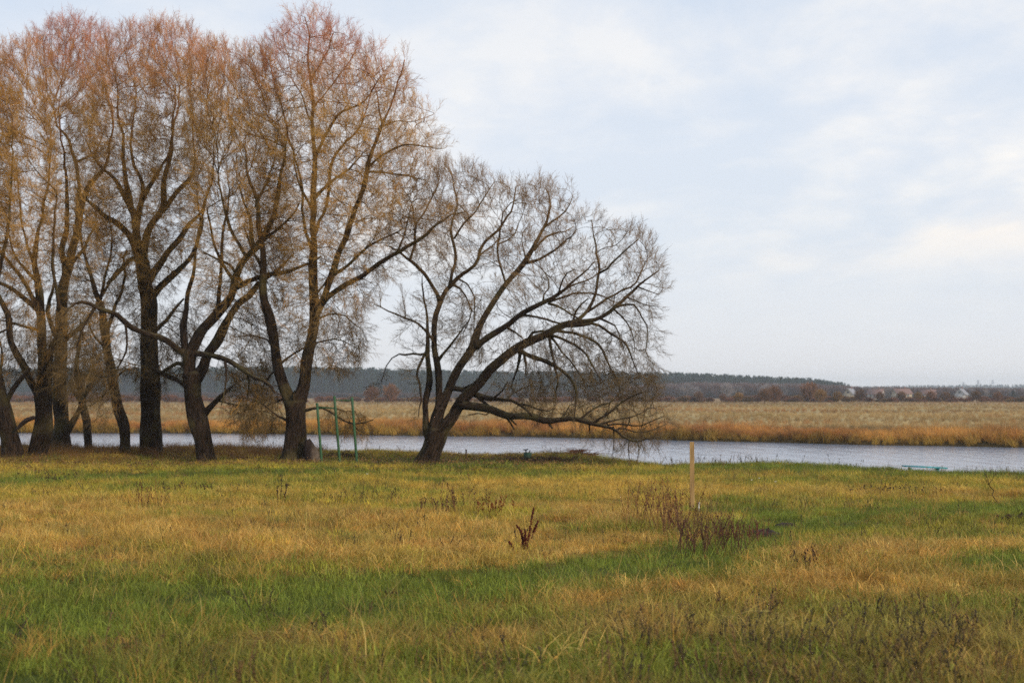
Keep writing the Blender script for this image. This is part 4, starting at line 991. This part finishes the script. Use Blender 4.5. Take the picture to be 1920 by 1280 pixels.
weed(735, 1120, 'two short dark stems beside the green track in the lower middle', .18, 5, .08, .004, True, 47, DK, head=.006)
# leaning twig at the right
def twig(px1, py1, px0, py0, label):
    b = ground_at(px0, py0); D = b.y; t = np.array(P(px1, py1, D)); b_ = np.array(b); mb = MB(); r = np.random.default_rng(3)
    pts = [b_ + (t - b_) * s + r.normal(0, .012, 3) for s in np.linspace(0, 1, 8)]; mb.tube(pts, np.linspace(.011, .004, 8), 5, col=np.array(lin(64, 46, 34)))
    for s, dx in ((.5, -.12), (.62, .14), (.8, -.08), (.7, .07)):
        q = b_ + (t - b_) * s; mb.tube([q, q + [dx * .6, .02, .12], q + [dx, .03, .25]], [.006, .004, .002], 4, col=np.array(lin(64, 46, 34)))
    me = mb.mesh('dead_twig'); me.transform(Matrix.Translation(-b)); o = link('dead_twig', me, M_VCOL); o.location = b; tag(o, label, 'dead weed')
twig(1846, 884, 1870, 945, 'thin dark dead stem leaning left against the grass near the right edge')

# out of focus stems in front
def scatter_stems():
    meshes = [];
    for k in range(6):
        me = weed_mesh('stem', .32, 3, .12, .0035, True, 100 + k, (255, 255, 255), lean=.3, nheads=5, head=.006)
        at = me.attributes['col']; d = np.zeros(len(me.vertices) * 4, np.float32); at.data.foreach_get('color', d)
        sh = me.attributes.new('shade', 'FLOAT_COLOR', 'POINT'); sh.data.foreach_set('color', np.clip(d, .3, 1.2)); me.materials.append(M_TWIG); meshes.append(me)
    coll = proto_collection('stem', meshes)
    xs, ys = [], []
    for _ in range(420):
        px = rng.uniform(-60, 1980); py = rng.uniform(1140, 1330); 
        dens = .25 + .75 * (px > 1150) ; 
        if rng.random() > dens: continue
        v = (py - 738) / FPX; y = 1.72 / v; xs.append((px - 960) / FPX * y); ys.append(y)
    x2, y2 = wedge(1500, 14, 45); pat = fbm(x2, y2, .5, 131) > .52; xs = np.array(xs + list(x2[pat])); ys = np.array(ys + list(y2[pat]))
    # stems against the water on the bank edge
    xb = np.concatenate([rng.uniform(5.2, 8.2, 26), rng.uniform(1.2, 2.2, 8), rng.uniform(-24, 18, 60)]); xs = np.concatenate([xs, xb]); ys = np.concatenate([ys, yn(xb) - rng.uniform(.2, 1.2, len(xb))])
    n = len(xs); sc_ = rng.uniform(.5, 1.2, n); sc_[-len(xb):] = rng.uniform(.8, 1.7, len(xb))
    c = np.where(rng.random((n, 1)) < .6, np.array(lin(70, 60, 40)), np.array(lin(110, 84, 52)))
    rot = np.stack([rng.normal(0, .1, n), rng.normal(0, .1, n), rng.uniform(0, 6.28, n)], -1)
    o = scatter('dry_stems', np.stack([xs, ys, gz(xs, ys)], -1), rot, sc_, c, coll); tag(o, 'thin brown dried stems scattered through the meadow', 'dead weeds')
scatter_stems()
def leaf_protos():
    r = np.random.default_rng(9); out = []
    for k in range(4):
        V = []; T = []; Cc = []
        for i in range(14):
            c = np.array([r.uniform(-.35, .35), r.uniform(-.35, .35), r.uniform(.01, .09)]); a = r.uniform(0, 6.28); t = np.array([math.cos(a), math.sin(a), r.normal(0, .3)]) * .035; n_ = np.array([-math.sin(a), math.cos(a), r.normal(0, .5)]) * .010
            q = len(V); V += [c - t, c + n_, c + t, c - n_ + [0, 0, .006]]; T += [[q, q + 1, q + 3], [q + 1, q + 2, q + 3]]; Cc += [np.full(3, r.uniform(.6, 1.3))] * 4
        out.append(shaded_mesh('fallen_leaf', V, np.array(T), np.array(Cc), M_BLADE))
    return proto_collection('fallen_leaf', out)
LEAFP = leaf_protos()
xl = rng.uniform(-22, 3, 2600); yl = 47.5 + rng.normal(0, 3.2, len(xl)); m = yl < yn(xl); xl, yl = xl[m], yl[m]
place('fallen_leaves', xl, yl, LEAFP, .7, 1.3, np.where(rng.random((len(xl), 1)) < .5, np.array(lin(150, 112, 66)), np.array(lin(96, 70, 48))), 'brown and yellow fallen willow leaves lying in the grass', 'fallen leaves', .05)
# rusty undergrowth round the left trunks
x = rng.uniform(-20.5, -7.5, 1500); y = rng.uniform(48, 58, len(x)); m = (y < yn(x) + .3) & ((y > 50.2) | (rng.random(len(x)) < .3)); x, y = x[m], y[m]
c = cmix(np.tile(np.array(lin(104, 70, 48)), (len(x), 1)), np.array(lin(140, 104, 48)), rng.random(len(x)))
place('undergrowth', x, y, TUFT_L, .8, 1.5, c * .9, 'rusty brown undergrowth between the left willow trunks', 'undergrowth')
x = rng.uniform(-19.5, -12.5, 420); y = rng.uniform(45.5, 48.8, len(x)); c = cmix(np.tile(np.array(lin(150, 118, 46)), (len(x), 1)), np.array(lin(88, 96, 42)), (rng.random(len(x)) < .4) * 1.); c = cmix(c, np.array(lin(120, 72, 46)), (rng.random(len(x)) < .3) * 1.)
place('low_herbs', x, y, TUFT_L, .5, 1.0, c, 'yellow and green low herbs in front of the leftmost willows', 'herbs')

# ------------------------------------------------------------------ built things
def pullup():
    D = 45.8; b = ground_at(637, 872); root = empty('pull_up_bars', P(637, 872, D), 'green painted steel pull-up bars, three leaning posts with two stepped crossbars', 'pull-up bars')
    root.location.z = float(gz(root.location.x, D))
    def seg(nm, a, c, r0, d0=0, d1=0):
        mb = MB(); p0 = np.array(P(*a, D + d0)); p1 = np.array(P(*c, D + d1)); mb.tube([p0 + (p1 - p0) * t for t in np.linspace(0, 1, 6)], [r0] * 6, 12)
        link(nm, mb.mesh(nm), M_GREEN, root)
    for i, (t, bt) in enumerate((((594.5, 757), (604, 878)), ((627, 744), (638, 879)), ((660, 746), (670, 878)))):
        seg('post', bt, t, .041, 0, 0)
        mb = MB(); tp = np.array(P(*t, D)); mb.tube([tp - [0, 0, .012], tp + [0, 0, .012]], [.046, .046], 12); link('post_cap', mb.mesh('post_cap'), M_GREEN, root)
    seg('crossbar', (595.5, 763.6), (627.5, 765), .019); seg('crossbar', (628, 750), (660, 751), .019)
pullup()

def stake():
    b = ground_at(1298, 957); D = b.y; root = empty('wooden_stake', b, 'pale sawn timber stake standing upright in the meadow in front of the river', 'stake', rz=R(-14))
    top = P(1298, 828, D); h = top.z - b.z
    bm = bmesh.new(); bmesh.ops.create_cube(bm, size=1); bmesh.ops.scale(bm, vec=(8.2 * D / FPX, .036, h + .15), verts=bm.verts); bmesh.ops.translate(bm, vec=(0, 0, (h - .15) / 2), verts=bm.verts)
    bmesh.ops.bevel(bm, geom=bm.edges[:], offset=.003, segments=2, affect='EDGES')
    me = bpy.data.meshes.new('stake_board'); bm.to_mesh(me); bm.free(); o = link('stake_board', me, M_WOOD, root, False)
stake()
def peg(px, py, h, w_, label, m, name='peg', top=None):
    b = ground_at(px, py); mb = MB(); mb.box((0, 0, h / 2 - .05), w_, w_, h + .1)
    V0 = mb; o = link(name, mb.mesh(name, False), m); o.location = b; o.rotation_euler = (R(2), R(3), .4); tag(o, label, 'peg')
peg(1310, 962, .20, .018, 'short thin pale peg beside the wooden stake', M_WHITE)
peg(873, 866, .42, .035, 'small brown peg in the grass right of the leaning willow trunk', simple('old_brown_wood', lin(92, 66, 44), .8))

def standpipe():
    D = 47.5; x0, z0 = P(989, 872, D).x, 0; b = Vector((x0, D, float(gz(x0, D)))); root = empty('water_standpipe', b, 'green metal box standpipe with dark handle on top, standing in a brush heap', 'standpipe')
    k = D / FPX; mb = MB(); M = Matrix.Rotation(R(38), 3, 'Z') @ Matrix.Rotation(R(4), 3, 'Y')
    tz = P(989, 848, D).z - b.z; mb.box((0, 0, tz / 2), .19, .18, tz, M); me = mb.mesh('cabinet', False); o = link('cabinet', me, M_GREEN2, root, False)
    mb = MB(); mb.tube([(-.05, 0, tz - .02), (-.055, 0, tz + .09)], [.02, .018], 8); mb.tube([(-.15, 0, tz + .10), (-.05, 0, tz + .085), (.03, 0, tz + .12)], [.015, .022, .012], 8)
    link('handle', mb.mesh('handle'), M_BLACK, root, False)
    mb = MB(); mb.tube([(.075, 0, tz - .02), (.08, 0, tz + .07)], [.02, .018], 8); link('spout_stub', mb.mesh('spout_stub'), M_BLACK, root, False)
standpipe()
def brush(px, py, D, w_, h, label, seed, n=260, col=(58, 42, 36), rise=.5):
    x0 = P(px, py, D).x; b = Vector((x0, D, float(gz(x0, D)))); r = np.random.default_rng(seed); root = empty('brush_pile', b, label, 'brush pile', 'heaps of cut branches by the river')
    mb = MB()
    for i in range(n):
        a = r.uniform(0, 6.28); c = np.array([r.uniform(-1, 1) * w_ * .5, r.normal(0, .22), 0]); env = h * (1 - (abs(c[0]) / (w_ * .5)) ** 2) ; c[2] = abs(r.uniform(0, env)) + .02
        ln = r.uniform(.25, .75); d = np.array([math.cos(a), .6 * math.sin(a), r.uniform(-.15, rise)]); d /= np.linalg.norm(d); e = c + d * ln; e[2] = min(e[2], env + .22 * r.random() + .06); e[2] = max(e[2], .01)
        m_ = (c + e) / 2 + r.normal(0, .03, 3); rr = r.uniform(.004, .012); mb.tube([c, m_, e], [rr, rr * .8, rr * .4], 4, col=np.array(lin(*col)) * r.uniform(.6, 1.5))
    o = link('branches', mb.mesh('branches'), M_VCOL, root, False); o['kind'] = 'stuff'
    # litter core
    V = []; 
    bm = bmesh.new(); bmesh.ops.create_icosphere(bm, subdivisions=3, radius=1)
    for v in bm.verts:
        f = 1 + .25 * math.sin(v.co.x * 5 + seed) * math.cos(v.co.y * 4) ; v.co = Vector((v.co.x * w_ * .46 * f, v.co.y * .34 * f, v.co.z * h * .62 * f))
    me = bpy.data.meshes.new('litter'); bm.to_mesh(me); bm.free(); a = me.attributes.new('col', 'FLOAT_COLOR', 'POINT'); cc = np.ones((len(me.vertices), 4), np.float32); cc[:, :3] = lin(44, 34, 28); a.data.foreach_set('color', cc.ravel())
    link('leaf_litter', me, M_VCOL, root, False)
brush(978, 872, 46.9, 1.3, .10, 'dark heap of cut twigs around the foot of the green standpipe', 1)
brush(1040, 870, 47.1, 1.0, .13, 'lower dark heap of twigs just right of the green standpipe', 2, 150, rise=.3)
brush(1080, 852, 50.6, 1.35, .24, 'reddish brown brush heap on the river edge behind the standpipe', 3, 220, (92, 62, 46), .35)
brush(645, 858, 50.0, 1.0, .14, 'low heap of dead branches behind the pull-up bars', 4, 90, (70, 50, 42), .3)
def stick(pts, rads, label, name='broken_branch', cat='broken branch', m=None, col=(56, 44, 38), lump=.15):
    mb = MB(); A_ = np.array(pts); t = np.linspace(0, len(pts) - 1, 14); q = np.stack([np.interp(t, np.arange(len(pts)), A_[:, j]) for j in range(3)], -1); rr = np.interp(t, np.arange(len(rads)), rads)
    mb.tube(q, rr, 10, np.array(lin(*col)), lump, 3); me = mb.mesh(name); c = Vector(A_[0]); me.transform(Matrix.Translation(-c)); o = link(name, me, M_VCOL); o.location = c; tag(o, label, cat); return o
D_ = 49.0
stick([P(30, 806, D_), P(40, 795, D_), P(50, 787, D_), P(64, 782, D_)], [.04, .08, .09, .07], 'charred broken limb hanging between the two leftmost willow trunks')
stick([P(1005, 874, 46.6), P(1005, 866, 46.6), P(1008, 857, 46.6)], [.04, .035, .02], 'short dark stub sticking up right of the green standpipe')
stick([P(1036, 869, 46.2), P(1034, 874, 46.2), P(1037, 879, 46.2)], [.012, .02, .014], 'small pale grey stick at the front of the brush heap', col=(150, 150, 150))
def stump():
    D = 46.9; b = P(588, 868, D); b.z = float(gz(b.x, D)); root = empty('log_stump', b, 'rough grey-brown stump leaning against the tallest willow trunk', 'stump')
    k = D / FPX; h = 47 * k; bm = bmesh.new(); rings = 12; sides = 16; prev = None
    for i in range(rings + 1):
        t = i / rings; cx = (-4 - 7 * t ** 1.4) * k; rx = (12.5 * (1 - t ** 2.2) + 4) * k; ry = (12 * (1 - t ** 2) + 4.5) * k; z = -.06 + h * t
        ring = []
        for j in range(sides):
            a = j / sides * 6.283; f = 1 + .10 * math.sin(3 * a + 2 * t) + .07 * math.sin(7 * a + 9 * t) + random.uniform(-.03, .03); ring.append(bm.verts.new((cx + math.cos(a) * rx * f, math.sin(a) * ry * f, z + .03 * math.sin(2 * a))))
        if prev:
            for j in range(sides): bm.faces.new((prev[j], prev[(j + 1) % sides], ring[(j + 1) % sides], ring[j]))
        prev = ring
    bm.faces.new(prev); me = bpy.data.meshes.new('wood'); bm.to_mesh(me); bm.free(); me.polygons.foreach_set('use_smooth', [True] * len(me.polygons))
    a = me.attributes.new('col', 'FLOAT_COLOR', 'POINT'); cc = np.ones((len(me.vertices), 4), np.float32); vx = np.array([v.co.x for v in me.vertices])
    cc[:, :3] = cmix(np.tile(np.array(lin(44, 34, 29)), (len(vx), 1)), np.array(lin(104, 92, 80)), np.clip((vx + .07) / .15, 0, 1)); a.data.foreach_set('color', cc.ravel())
    link('wood', me, M_VCOL, root, False)
stump()
def bench():
    D = 44.6; L_ = P(1692, 873, D); Rr_ = P(1774, 877, D); c = (L_ + Rr_) / 2; root = empty('bench', Vector((c.x, D, float(gz(c.x, D)))), 'low teal painted plank bench at the water edge on the right', 'bench')
    root.location.z = min(root.location.z, c.z - .3)
    ln = (Rr_ - L_).length; ang = math.atan2(Rr_.z - L_.z, Rr_.x - L_.x); M = Matrix.Rotation(-ang, 3, 'Y')
    for i, dy in enumerate((-.13, 0.0, .13)):
        mb = MB(); mb.box((0, 0, 0), ln * (1 - .02 * i), .115, .035, M); me = mb.mesh('plank', False); o = link('plank', me, M_TEAL, root); o.matrix_parent_inverse = Matrix.Identity(4); o.location = Vector((0, dy, c.z - root.location.z))
    for px in (1706, 1757):
        q = P(px, 873, D); mb = MB(); hh = q.z - float(gz(q.x, D)) + .1; mb.box((0, 0, 0), .05, .30, hh); o = link('leg', mb.mesh('leg', False), M_TEAL, root); o.matrix_parent_inverse = Matrix.Identity(4); o.location = Vector((q.x - c.x, 0, c.z - root.location.z - .02 - hh / 2 - .005))
bench()
def mound(px, py, w_, h, label):
    b = ground_at(px, py); bm = bmesh.new(); bmesh.ops.create_icosphere(bm, subdivisions=4, radius=1)
    for v in bm.verts:
        f = 1 + .12 * math.sin(v.co.x * 7 + px) * math.cos(v.co.y * 6) + random.uniform(-.05, .05); v.co = Vector((v.co.x * w_ * f, v.co.y * w_ * .8 * f, v.co.z * h * f))
    me = bpy.data.meshes.new('molehill'); bm.to_mesh(me); bm.free(); o = link('molehill', me, M_SOIL); o.location = b + Vector((0, 0, .01)); tag(o, label, 'molehill', 'molehills beside the green track')
mound(1433, 1008, .21, .10, 'larger dark molehill right of the weed clump, nearest the camera')
mound(1474, 991, .17, .07, 'smaller dark molehill farther along the green track')
# white flower specks
def flowers():
    for i, (px, py) in enumerate(((1410, 918), (1424, 914), (1455, 921), (688, 905))):
        b = ground_at(px, py); mb = MB(); r = np.random.default_rng(i)
        mb.tube([(0, 0, 0), (.01, 0, .14), (.0, 0, .22)], [.002, .002, .0015], 4, col=np.array(lin(84, 92, 48)))
        for j in range(9): _blob(mb, np.array([r.normal(0, .014), r.normal(0, .014), .225 + r.normal(0, .006)]), .006, np.array(lin(225, 222, 210)), r)
        o = link('yarrow_flower', mb.mesh('yarrow_flower', False), M_VCOL); o.location = b
        lab = ['white flower head in the dry grass right of the wooden stake, lowest left of three', 'white flower head in the dry grass right of the wooden stake, topmost of three', 'white flower head farthest right of the wooden stake', 'lone white flower below the pull-up bars', 'left of two white flowers on the green track', 'right of two white flowers on the green track'][i]
        tag(o, lab, 'flower', 'small white flowers in the meadow')
flowers()

# ------------------------------------------------------------------ far trees and woods
def far_tree_mesh(nm, seed, h=5.0, wd=4.5, bare=True, n=520):
    """leafless round bush/tree: radiating thin wands from a short stem, as slim prisms"""
    r = np.random.default_rng(seed); mb = MB()
    mb.tube([(0, 0, -.2), (.05, 0, h * .3), (0, .05, h * .6)], [h * .03, h * .022, h * .01], 6, col=np.array((.6, .55, .55)))
    for i in range(n):
        th = r.uniform(0, 6.28); ph = r.uniform(-.25, 1.45); d = np.array([math.cos(th) * math.cos(ph) * wd * .5, math.sin(th) * math.cos(ph) * wd * .5, (h * .45) * math.sin(ph)])
        lump = 1 + .18 * math.sin(3 * th + seed) * math.cos(4 * ph); e = np.array([0, 0, h * .5]) + d * lump * r.uniform(.6, 1.0); s = np.array([0, 0, h * r.uniform(.12, .45)]) + d * r.uniform(.1, .5)
        m_ = (s + e) / 2 + np.array([0, 0, h * .02]); rr = h * r.uniform(.006, .014); mb.tube([s, m_, e], [rr, rr * .8, rr * .35], 3, col=np.full(3, r.uniform(.65, 1.25)), cap=False)
    return mb
def pine_mesh(seed, h=17):
    r = np.random.default_rng(seed); V = []; T = []; C = []
    mb = MB(); mb.tube([(0, 0, -1), (0, 0, h * .9)], [.22, .08], 5, col=np.array((2.4, 1.5, 1.2)))
    for i in range(190):
        t = r.uniform(.06, 1); z = h * t; w_ = (1 - t) ** .6 * h * .20 * (1 if t > .45 else .8) + .3; a = r.uniform(0, 6.28); q = np.array([math.cos(a) * w_ * r.uniform(.3, 1), math.sin(a) * w_ * r.uniform(.3, 1), z])
        s = r.uniform(.5, 1.3); v = r.normal(0, s * .55, (4, 3)) * [1, 1, .6] + q; mb.add(v, None, [[0, 1, 2], [0, 2, 3], [0, 3, 1], [1, 3, 2]], None, np.full(3, r.uniform(.6, 1.3)))
    return mb
def protos_from(mbs, nm):
    out = []
    for mb in mbs: me = mb.mesh(nm, False, 'shade'); me.materials.append(M_TWIG); out.append(me)
    return proto_collection(nm, out)
PINES = protos_from([pine_mesh(200 + i) for i in range(5)], 'pine_proto')
BUSHP = protos_from([far_tree_mesh('b', 300 + i, 5, 5.5) for i in range(6)], 'bush_proto')
# pine forest: top edge follows the photograph's skyline (height of the wood at its own distance)
def wood(name, label, D0, D1, px0, px1, spacing, top, hproto, coll, colf, cat='forest', wide=1.0, hj=(.80, 1.10)):
    pts, sc2, cc = [], [], []
    d = D0
    while d < D1:
        n = int((px1 - px0) / FPX * d / spacing)
        px = px0 + (px1 - px0) * (np.arange(n) + rng.uniform(0, 1, n)) / max(n, 1); x = (px - 960) / FPX * d; y = d + rng.uniform(-4, 4, n)
        z = gz(x, y); tp = np.interp(px, [t[0] for t in top], [t[1] for t in top]); hz = EYE + (738 - tp) / FPX * D1 * (d / D1) - z
        h = hz * rng.uniform(*hj, n); ok = h > 1; pts += list(np.stack([x, y, z - .2], -1)[ok]); sc2 += list((h / hproto)[ok]); cc += list(colf(n, px)[ok]); d += spacing * 1.6
    n = len(pts); rot = np.stack([0 * np.zeros(n), np.zeros(n), rng.uniform(0, 6.28, n)], -1)
    o = scatter(name, np.array(pts), rot, np.stack([np.array(sc2) * wide * rng.uniform(.8, 1.25, n), np.array(sc2) * wide, np.array(sc2)], -1), np.array(cc), coll); tag(o, label, cat); print(name, n)
SK = [(-400, 700), (0, 694), (300, 692), (600, 691), (900, 698), (1250, 700), (1400, 706), (1520, 711), (1580, 718), (1620, 733)]
wood('pine_forest', 'dark blue-green pine forest along the skyline', 960, 1060, -350, 1625, 3.6, SK, 17, PINES, lambda n, px: np.array(lin(28, 54, 46)) * rng.uniform(.7, 1.3, (n, 1)))
wood('bare_wood', 'purplish bare deciduous wood at the foot of the pine forest', 720, 860, 1180, 2150, 3.6, [(1180, 722), (1300, 716), (1500, 718), (1620, 724), (1900, 726), (2150, 726)], 5, BUSHP, lambda n, px: np.where(rng.random((n, 1)) < .25, np.array(lin(128, 118, 116)), np.array(lin(92, 70, 68))) * rng.uniform(.7, 1.3, (n, 1)))
wood('birch_scrub', 'dark scrub below the pine forest behind the willows', 700, 850, -350, 1200, 5, [(-350, 733), (400, 734), (700, 735), (1200, 730)], 5, BUSHP, lambda n, px: np.array(lin(80, 70, 72)) * rng.uniform(.7, 1.3, (n, 1)))
wood('distant_forest', 'faint blue wooded ridge on the far right horizon', 2700, 2850, 1500, 2300, 9, [(1500, 727), (1650, 724), (1780, 722), (2300, 721)], 17, PINES, lambda n, px: np.array(lin(48, 62, 46)) * rng.uniform(.8, 1.2, (n, 1)))
wood('riverside_scrub', 'low rusty brown scrub belt closing off the far meadow', 395, 430, -350, 2300, 4.2, [(-350, 738), (300, 738), (600, 741), (900, 742), (1250, 741), (1500, 739), (1700, 741), (2300, 741)], 5, BUSHP, lambda n, px: np.where(rng.random((n, 1)) < .3, np.array(lin(112, 84, 46)), np.array(lin(118, 78, 56))) * rng.uniform(.7, 1.25, (n, 1)), 'scrub', 1.9, (.35, 1.15))
# single brown trees one can tell apart
FT = [far_tree_mesh('f', 400 + i, 5, 5, n=620) for i in range(4)]
def f_tint(c):
    def f(h, b):
        v = h.n('ShaderNodeAttribute', attribute_name='shade').outputs['Color']; setc(h, b, h.mix(1.0, c, v, 'MULTIPLY'), .85, spec=.1)
    return f
TINTS = [mat('russet_twigs', f_tint(lin(128, 92, 68))), mat('brown_twigs', f_tint(lin(112, 84, 62))), mat('ochre_twigs', f_tint(lin(138, 104, 52)))]
ftm = []
for mb in FT:
    for t in TINTS: me = mb.mesh('far_tree', False, 'shade'); me.materials.append(t); ftm.append(me)
singles = [ (698, 752, 722, 380, 0, 'round russet bush left of two behind the gap between the tall and the leaning willow'), (733, 752, 718, 380, 0, 'larger russet bush right of two behind the gap between the tall and the leaning willow'),
 (1433, 768, 726, 330, 1, 'small round bare tree standing forward in the far meadow, right of the stake'), (1452, 757, 721, 370, 0, 'russet round tree right of the lone forward tree on the far meadow'), (1518, 753, 714, 390, 0, 'tallest russet bare tree against the end of the pine forest'),
 (1538, 757, 728, 380, 2, 'ochre bush just right of the tallest russet far tree'), (1612, 753, 728, 400, 1, 'brown round tree below the end of the pine ridge'), (1690, 752, 732, 410, 1, 'brown bush left of the pale roofed houses on the far right'), (1830, 752, 731, 400, 1, 'broad brown round tree near the far right horizon'), (1310, 753, 733, 390, 1, 'low brown bush behind the top of the wooden stake'), (1385, 752, 734, 390, 2, 'low ochre bush between the stake and the lone forward tree'), (1570, 753, 732, 395, 2, 'olive bush between the tallest russet tree and the houses'), (1745, 753, 731, 400, 0, 'low russet bush among the houses on the far right'), (1650, 752, 733, 405, 1, 'grey brown bush in front of the second far house'), (1722, 752, 734, 405, 2, 'ochre bush in front of the brown roofed far house'), (1772, 752, 733, 405, 1, 'dull brown bush just left of the white gabled far house'), (1786, 753, 740, 400, 1, 'very low brown bush at the foot of the white gabled far house'), (1870, 752, 733, 405, 0, 'russet bush left of the small dark spruce'), (1585, 753, 741, 400, 1, 'very low brown bush at the foot of the leftmost far house'), (1355, 752, 737, 392, 0, 'very low russet bush between the stake and the low ochre bush')]
for i, (px, pb, pt, D, ti, lab) in enumerate(singles):
    x = (px - 960) / FPX * D; z = float(gz(x, D)); h = P(px, pt, D).z - z
    o = link('round_bare_tree', ftm[(i % 4) * 3 + ti], None); o.location = (x, D, z); s = h / 4.75; o.scale = (s * 1.05, s * 1.05, s); o.rotation_euler = (0, 0, i * 1.3); tag(o, lab, 'tree', 'single bare trees beyond the far meadow')
# dark spruce at the far right
mb = pine_mesh(77, 12); me = mb.mesh('spruce', False, 'shade'); me.materials.append(mat('spruce_green', f_tint(lin(38, 50, 44)))); o = link('spruce_tree', me, None); xx = (1899 - 960) / FPX * 520; o.location = (xx, 520, float(gz(xx, 520))); s = (P(1899, 731, 520).z - o.location.z) / 12; o.scale = (s * 1.5, s * 1.5, s); tag(o, 'small dark spruce at the far right edge of the horizon', 'tree')

# houses far right
def house(px, D, w_, dp, hw, hr, rz, label, roofm, wallm):
    x = (px - 960) / FPX * D; z = float(gz(x, D)); root = empty('house', (x, D, z), label, 'house', 'village houses far across the meadow', R(rz))
    mb = MB(); mb.box((0, 0, hw / 2), w_, dp, hw); g = np.array([[-w_ / 2, -dp / 2, hw], [-w_ / 2, dp / 2, hw], [-w_ / 2, 0, hw + hr], [w_ / 2, -dp / 2, hw], [w_ / 2, dp / 2, hw], [w_ / 2, 0, hw + hr]]); mb.add(g, None, [[0, 2, 1], [3, 4, 5]]); link('wall', mb.mesh('wall', False), wallm, root, False)
    mb = MB(); e = .5
    for s in (-1, 1):
        a = np.array([[-w_ / 2 - e, s * (dp / 2 + e), hw - e * hr / (dp / 2)], [w_ / 2 + e, s * (dp / 2 + e), hw - e * hr / (dp / 2)], [w_ / 2 + e, 0, hw + hr], [-w_ / 2 - e, 0, hw + hr]]) + [0, 0, .12]; b = a - [0, 0, .11]
        mb.add(np.vstack([a, b]), [[0, 1, 2, 3], [7, 6, 5, 4], [0, 4, 5, 1], [1, 5, 6, 2], [3, 7, 4, 0]])
    r_ = link('roof', mb.mesh('roof', False), roofm, root, False)
    mb = MB(); mb.box((w_ * .2, 0, hw + hr + .3), .7, .7, 1.4); link('chimney', mb.mesh('chimney', False), M_ROOFR, r_, False)
    for k_ in (-1, 1):
        mb = MB(); mb.box((k_ * w_ * .24, -dp / 2 - .02, hw * .55), 1.3, .12, 1.3); f = link('window', mb.mesh('window', False), M_WHITE, root, False)
        mb = MB(); mb.box((k_ * w_ * .24, -dp / 2 - .09, hw * .55), 1.0, .05, 1.0); link('pane', mb.mesh('pane', False), M_GLASS, f, False)
    mb = MB(); mb.box((0, -dp / 2 - .03, 1.05), 1.0, .1, 2.1); link('door', mb.mesh('door', False), M_ROOFR, root, False)
    # gable window on the visible end
    mb = MB(); mb.box((-w_ / 2 - .03, 0, hw + hr * .3), .1, 1, 1); link('window', mb.mesh('window', False), M_GLASS, root, False)
house(1594, 700, 6, 5, 2.2, 2.6, 55, 'pale roofed house half hidden, leftmost of the far houses below the pine ridge end', M_ROOF, M_WALL)
house(1642, 700, 7, 6, 2.4, 2.2, -30, 'small white walled house, second from left among the far houses', M_ROOFR, M_WALLW)
house(1690, 700, 8, 6, 2.6, 2.2, 15, 'cream walled house in the middle of the far houses', M_ROOFR, M_WALL)
house(1802, 700, 6.5, 5, 2.2, 2.6, 58, 'white gabled house, rightmost of the far houses', M_ROOF, M_WALLW)
house(1738, 720, 8, 6, 2.4, 2.0, -10, 'brown roofed house between the cream house and the white gabled one', M_ROOFR, M_WALLW)
def pylon(px, D, h, label):
    x = (px - 960) / FPX * D; z = float(gz(x, D)); root = empty('power_pylon', (x, D, z), label, 'pylon', 'power pylons on the horizon'); mb = MB(); w0, w1 = 3.2, .6
    c = lambda t, i: np.array([(w0 + (w1 - w0) * t) * (1 if i in (0, 3) else -1), (w0 + (w1 - w0) * t) * (1 if i in (0, 1) else -1), h * t])
    for i in range(4): mb.tube([c(0, i), c(1, i)], [.22, .16], 4)
    for s in range(7):
        t0, t1 = s / 7, (s + 1) / 7
        for i in range(4): mb.tube([c(t0, i), c(t1, (i + 1) % 4)], [.12, .12], 3); mb.tube([c(t1, i), c(t1, (i + 1) % 4)], [.1, .1], 3)
    link('mast', mb.mesh('mast'), M_STEEL, root, False)
    for k_, zz_ in enumerate((.80, .92)):
        mb = MB(); ww = 6 - 2 * k_; mb.tube([(-ww, 0, h * zz_), (0, 0, h * zz_ + .8), (ww, 0, h * zz_)], [.12, .3, .12], 4); link('cross_arm', mb.mesh('cross_arm'), M_STEEL, root, False)
pylon(1806, 2500, 23, 'leftmost of three faint power pylons on the right horizon'); pylon(1834, 2450, 26, 'middle of three faint power pylons on the right horizon'); pylon(1861, 2450, 26, 'rightmost of three faint power pylons on the right horizon')

# ------------------------------------------------------------------ haze
mb = MB(); mb.box((0, 1950, 20.5), 6200, 4260, 46)
hz_m = bpy.data.materials.new('haze_air'); hz_m.use_nodes = True; t = hz_m.node_tree
for n_ in list(t.nodes): t.nodes.remove(n_)
h = NT(t); out = h.n('ShaderNodeOutputMaterial'); vol = h.n('ShaderNodeVolumePrincipled'); vol.inputs['Density'].default_value = 0.00022; vol.inputs['Color'].default_value = (.82, .91, 1.0, 1); vol.inputs['Anisotropy'].default_value = .1
t.links.new(vol.outputs[0], out.inputs['Volume'])
HZ = link('haze', mb.mesh('haze', False), hz_m); HZ['kind'] = 'stuff'; HZ['label'] = 'thin pale autumn haze over the valley'
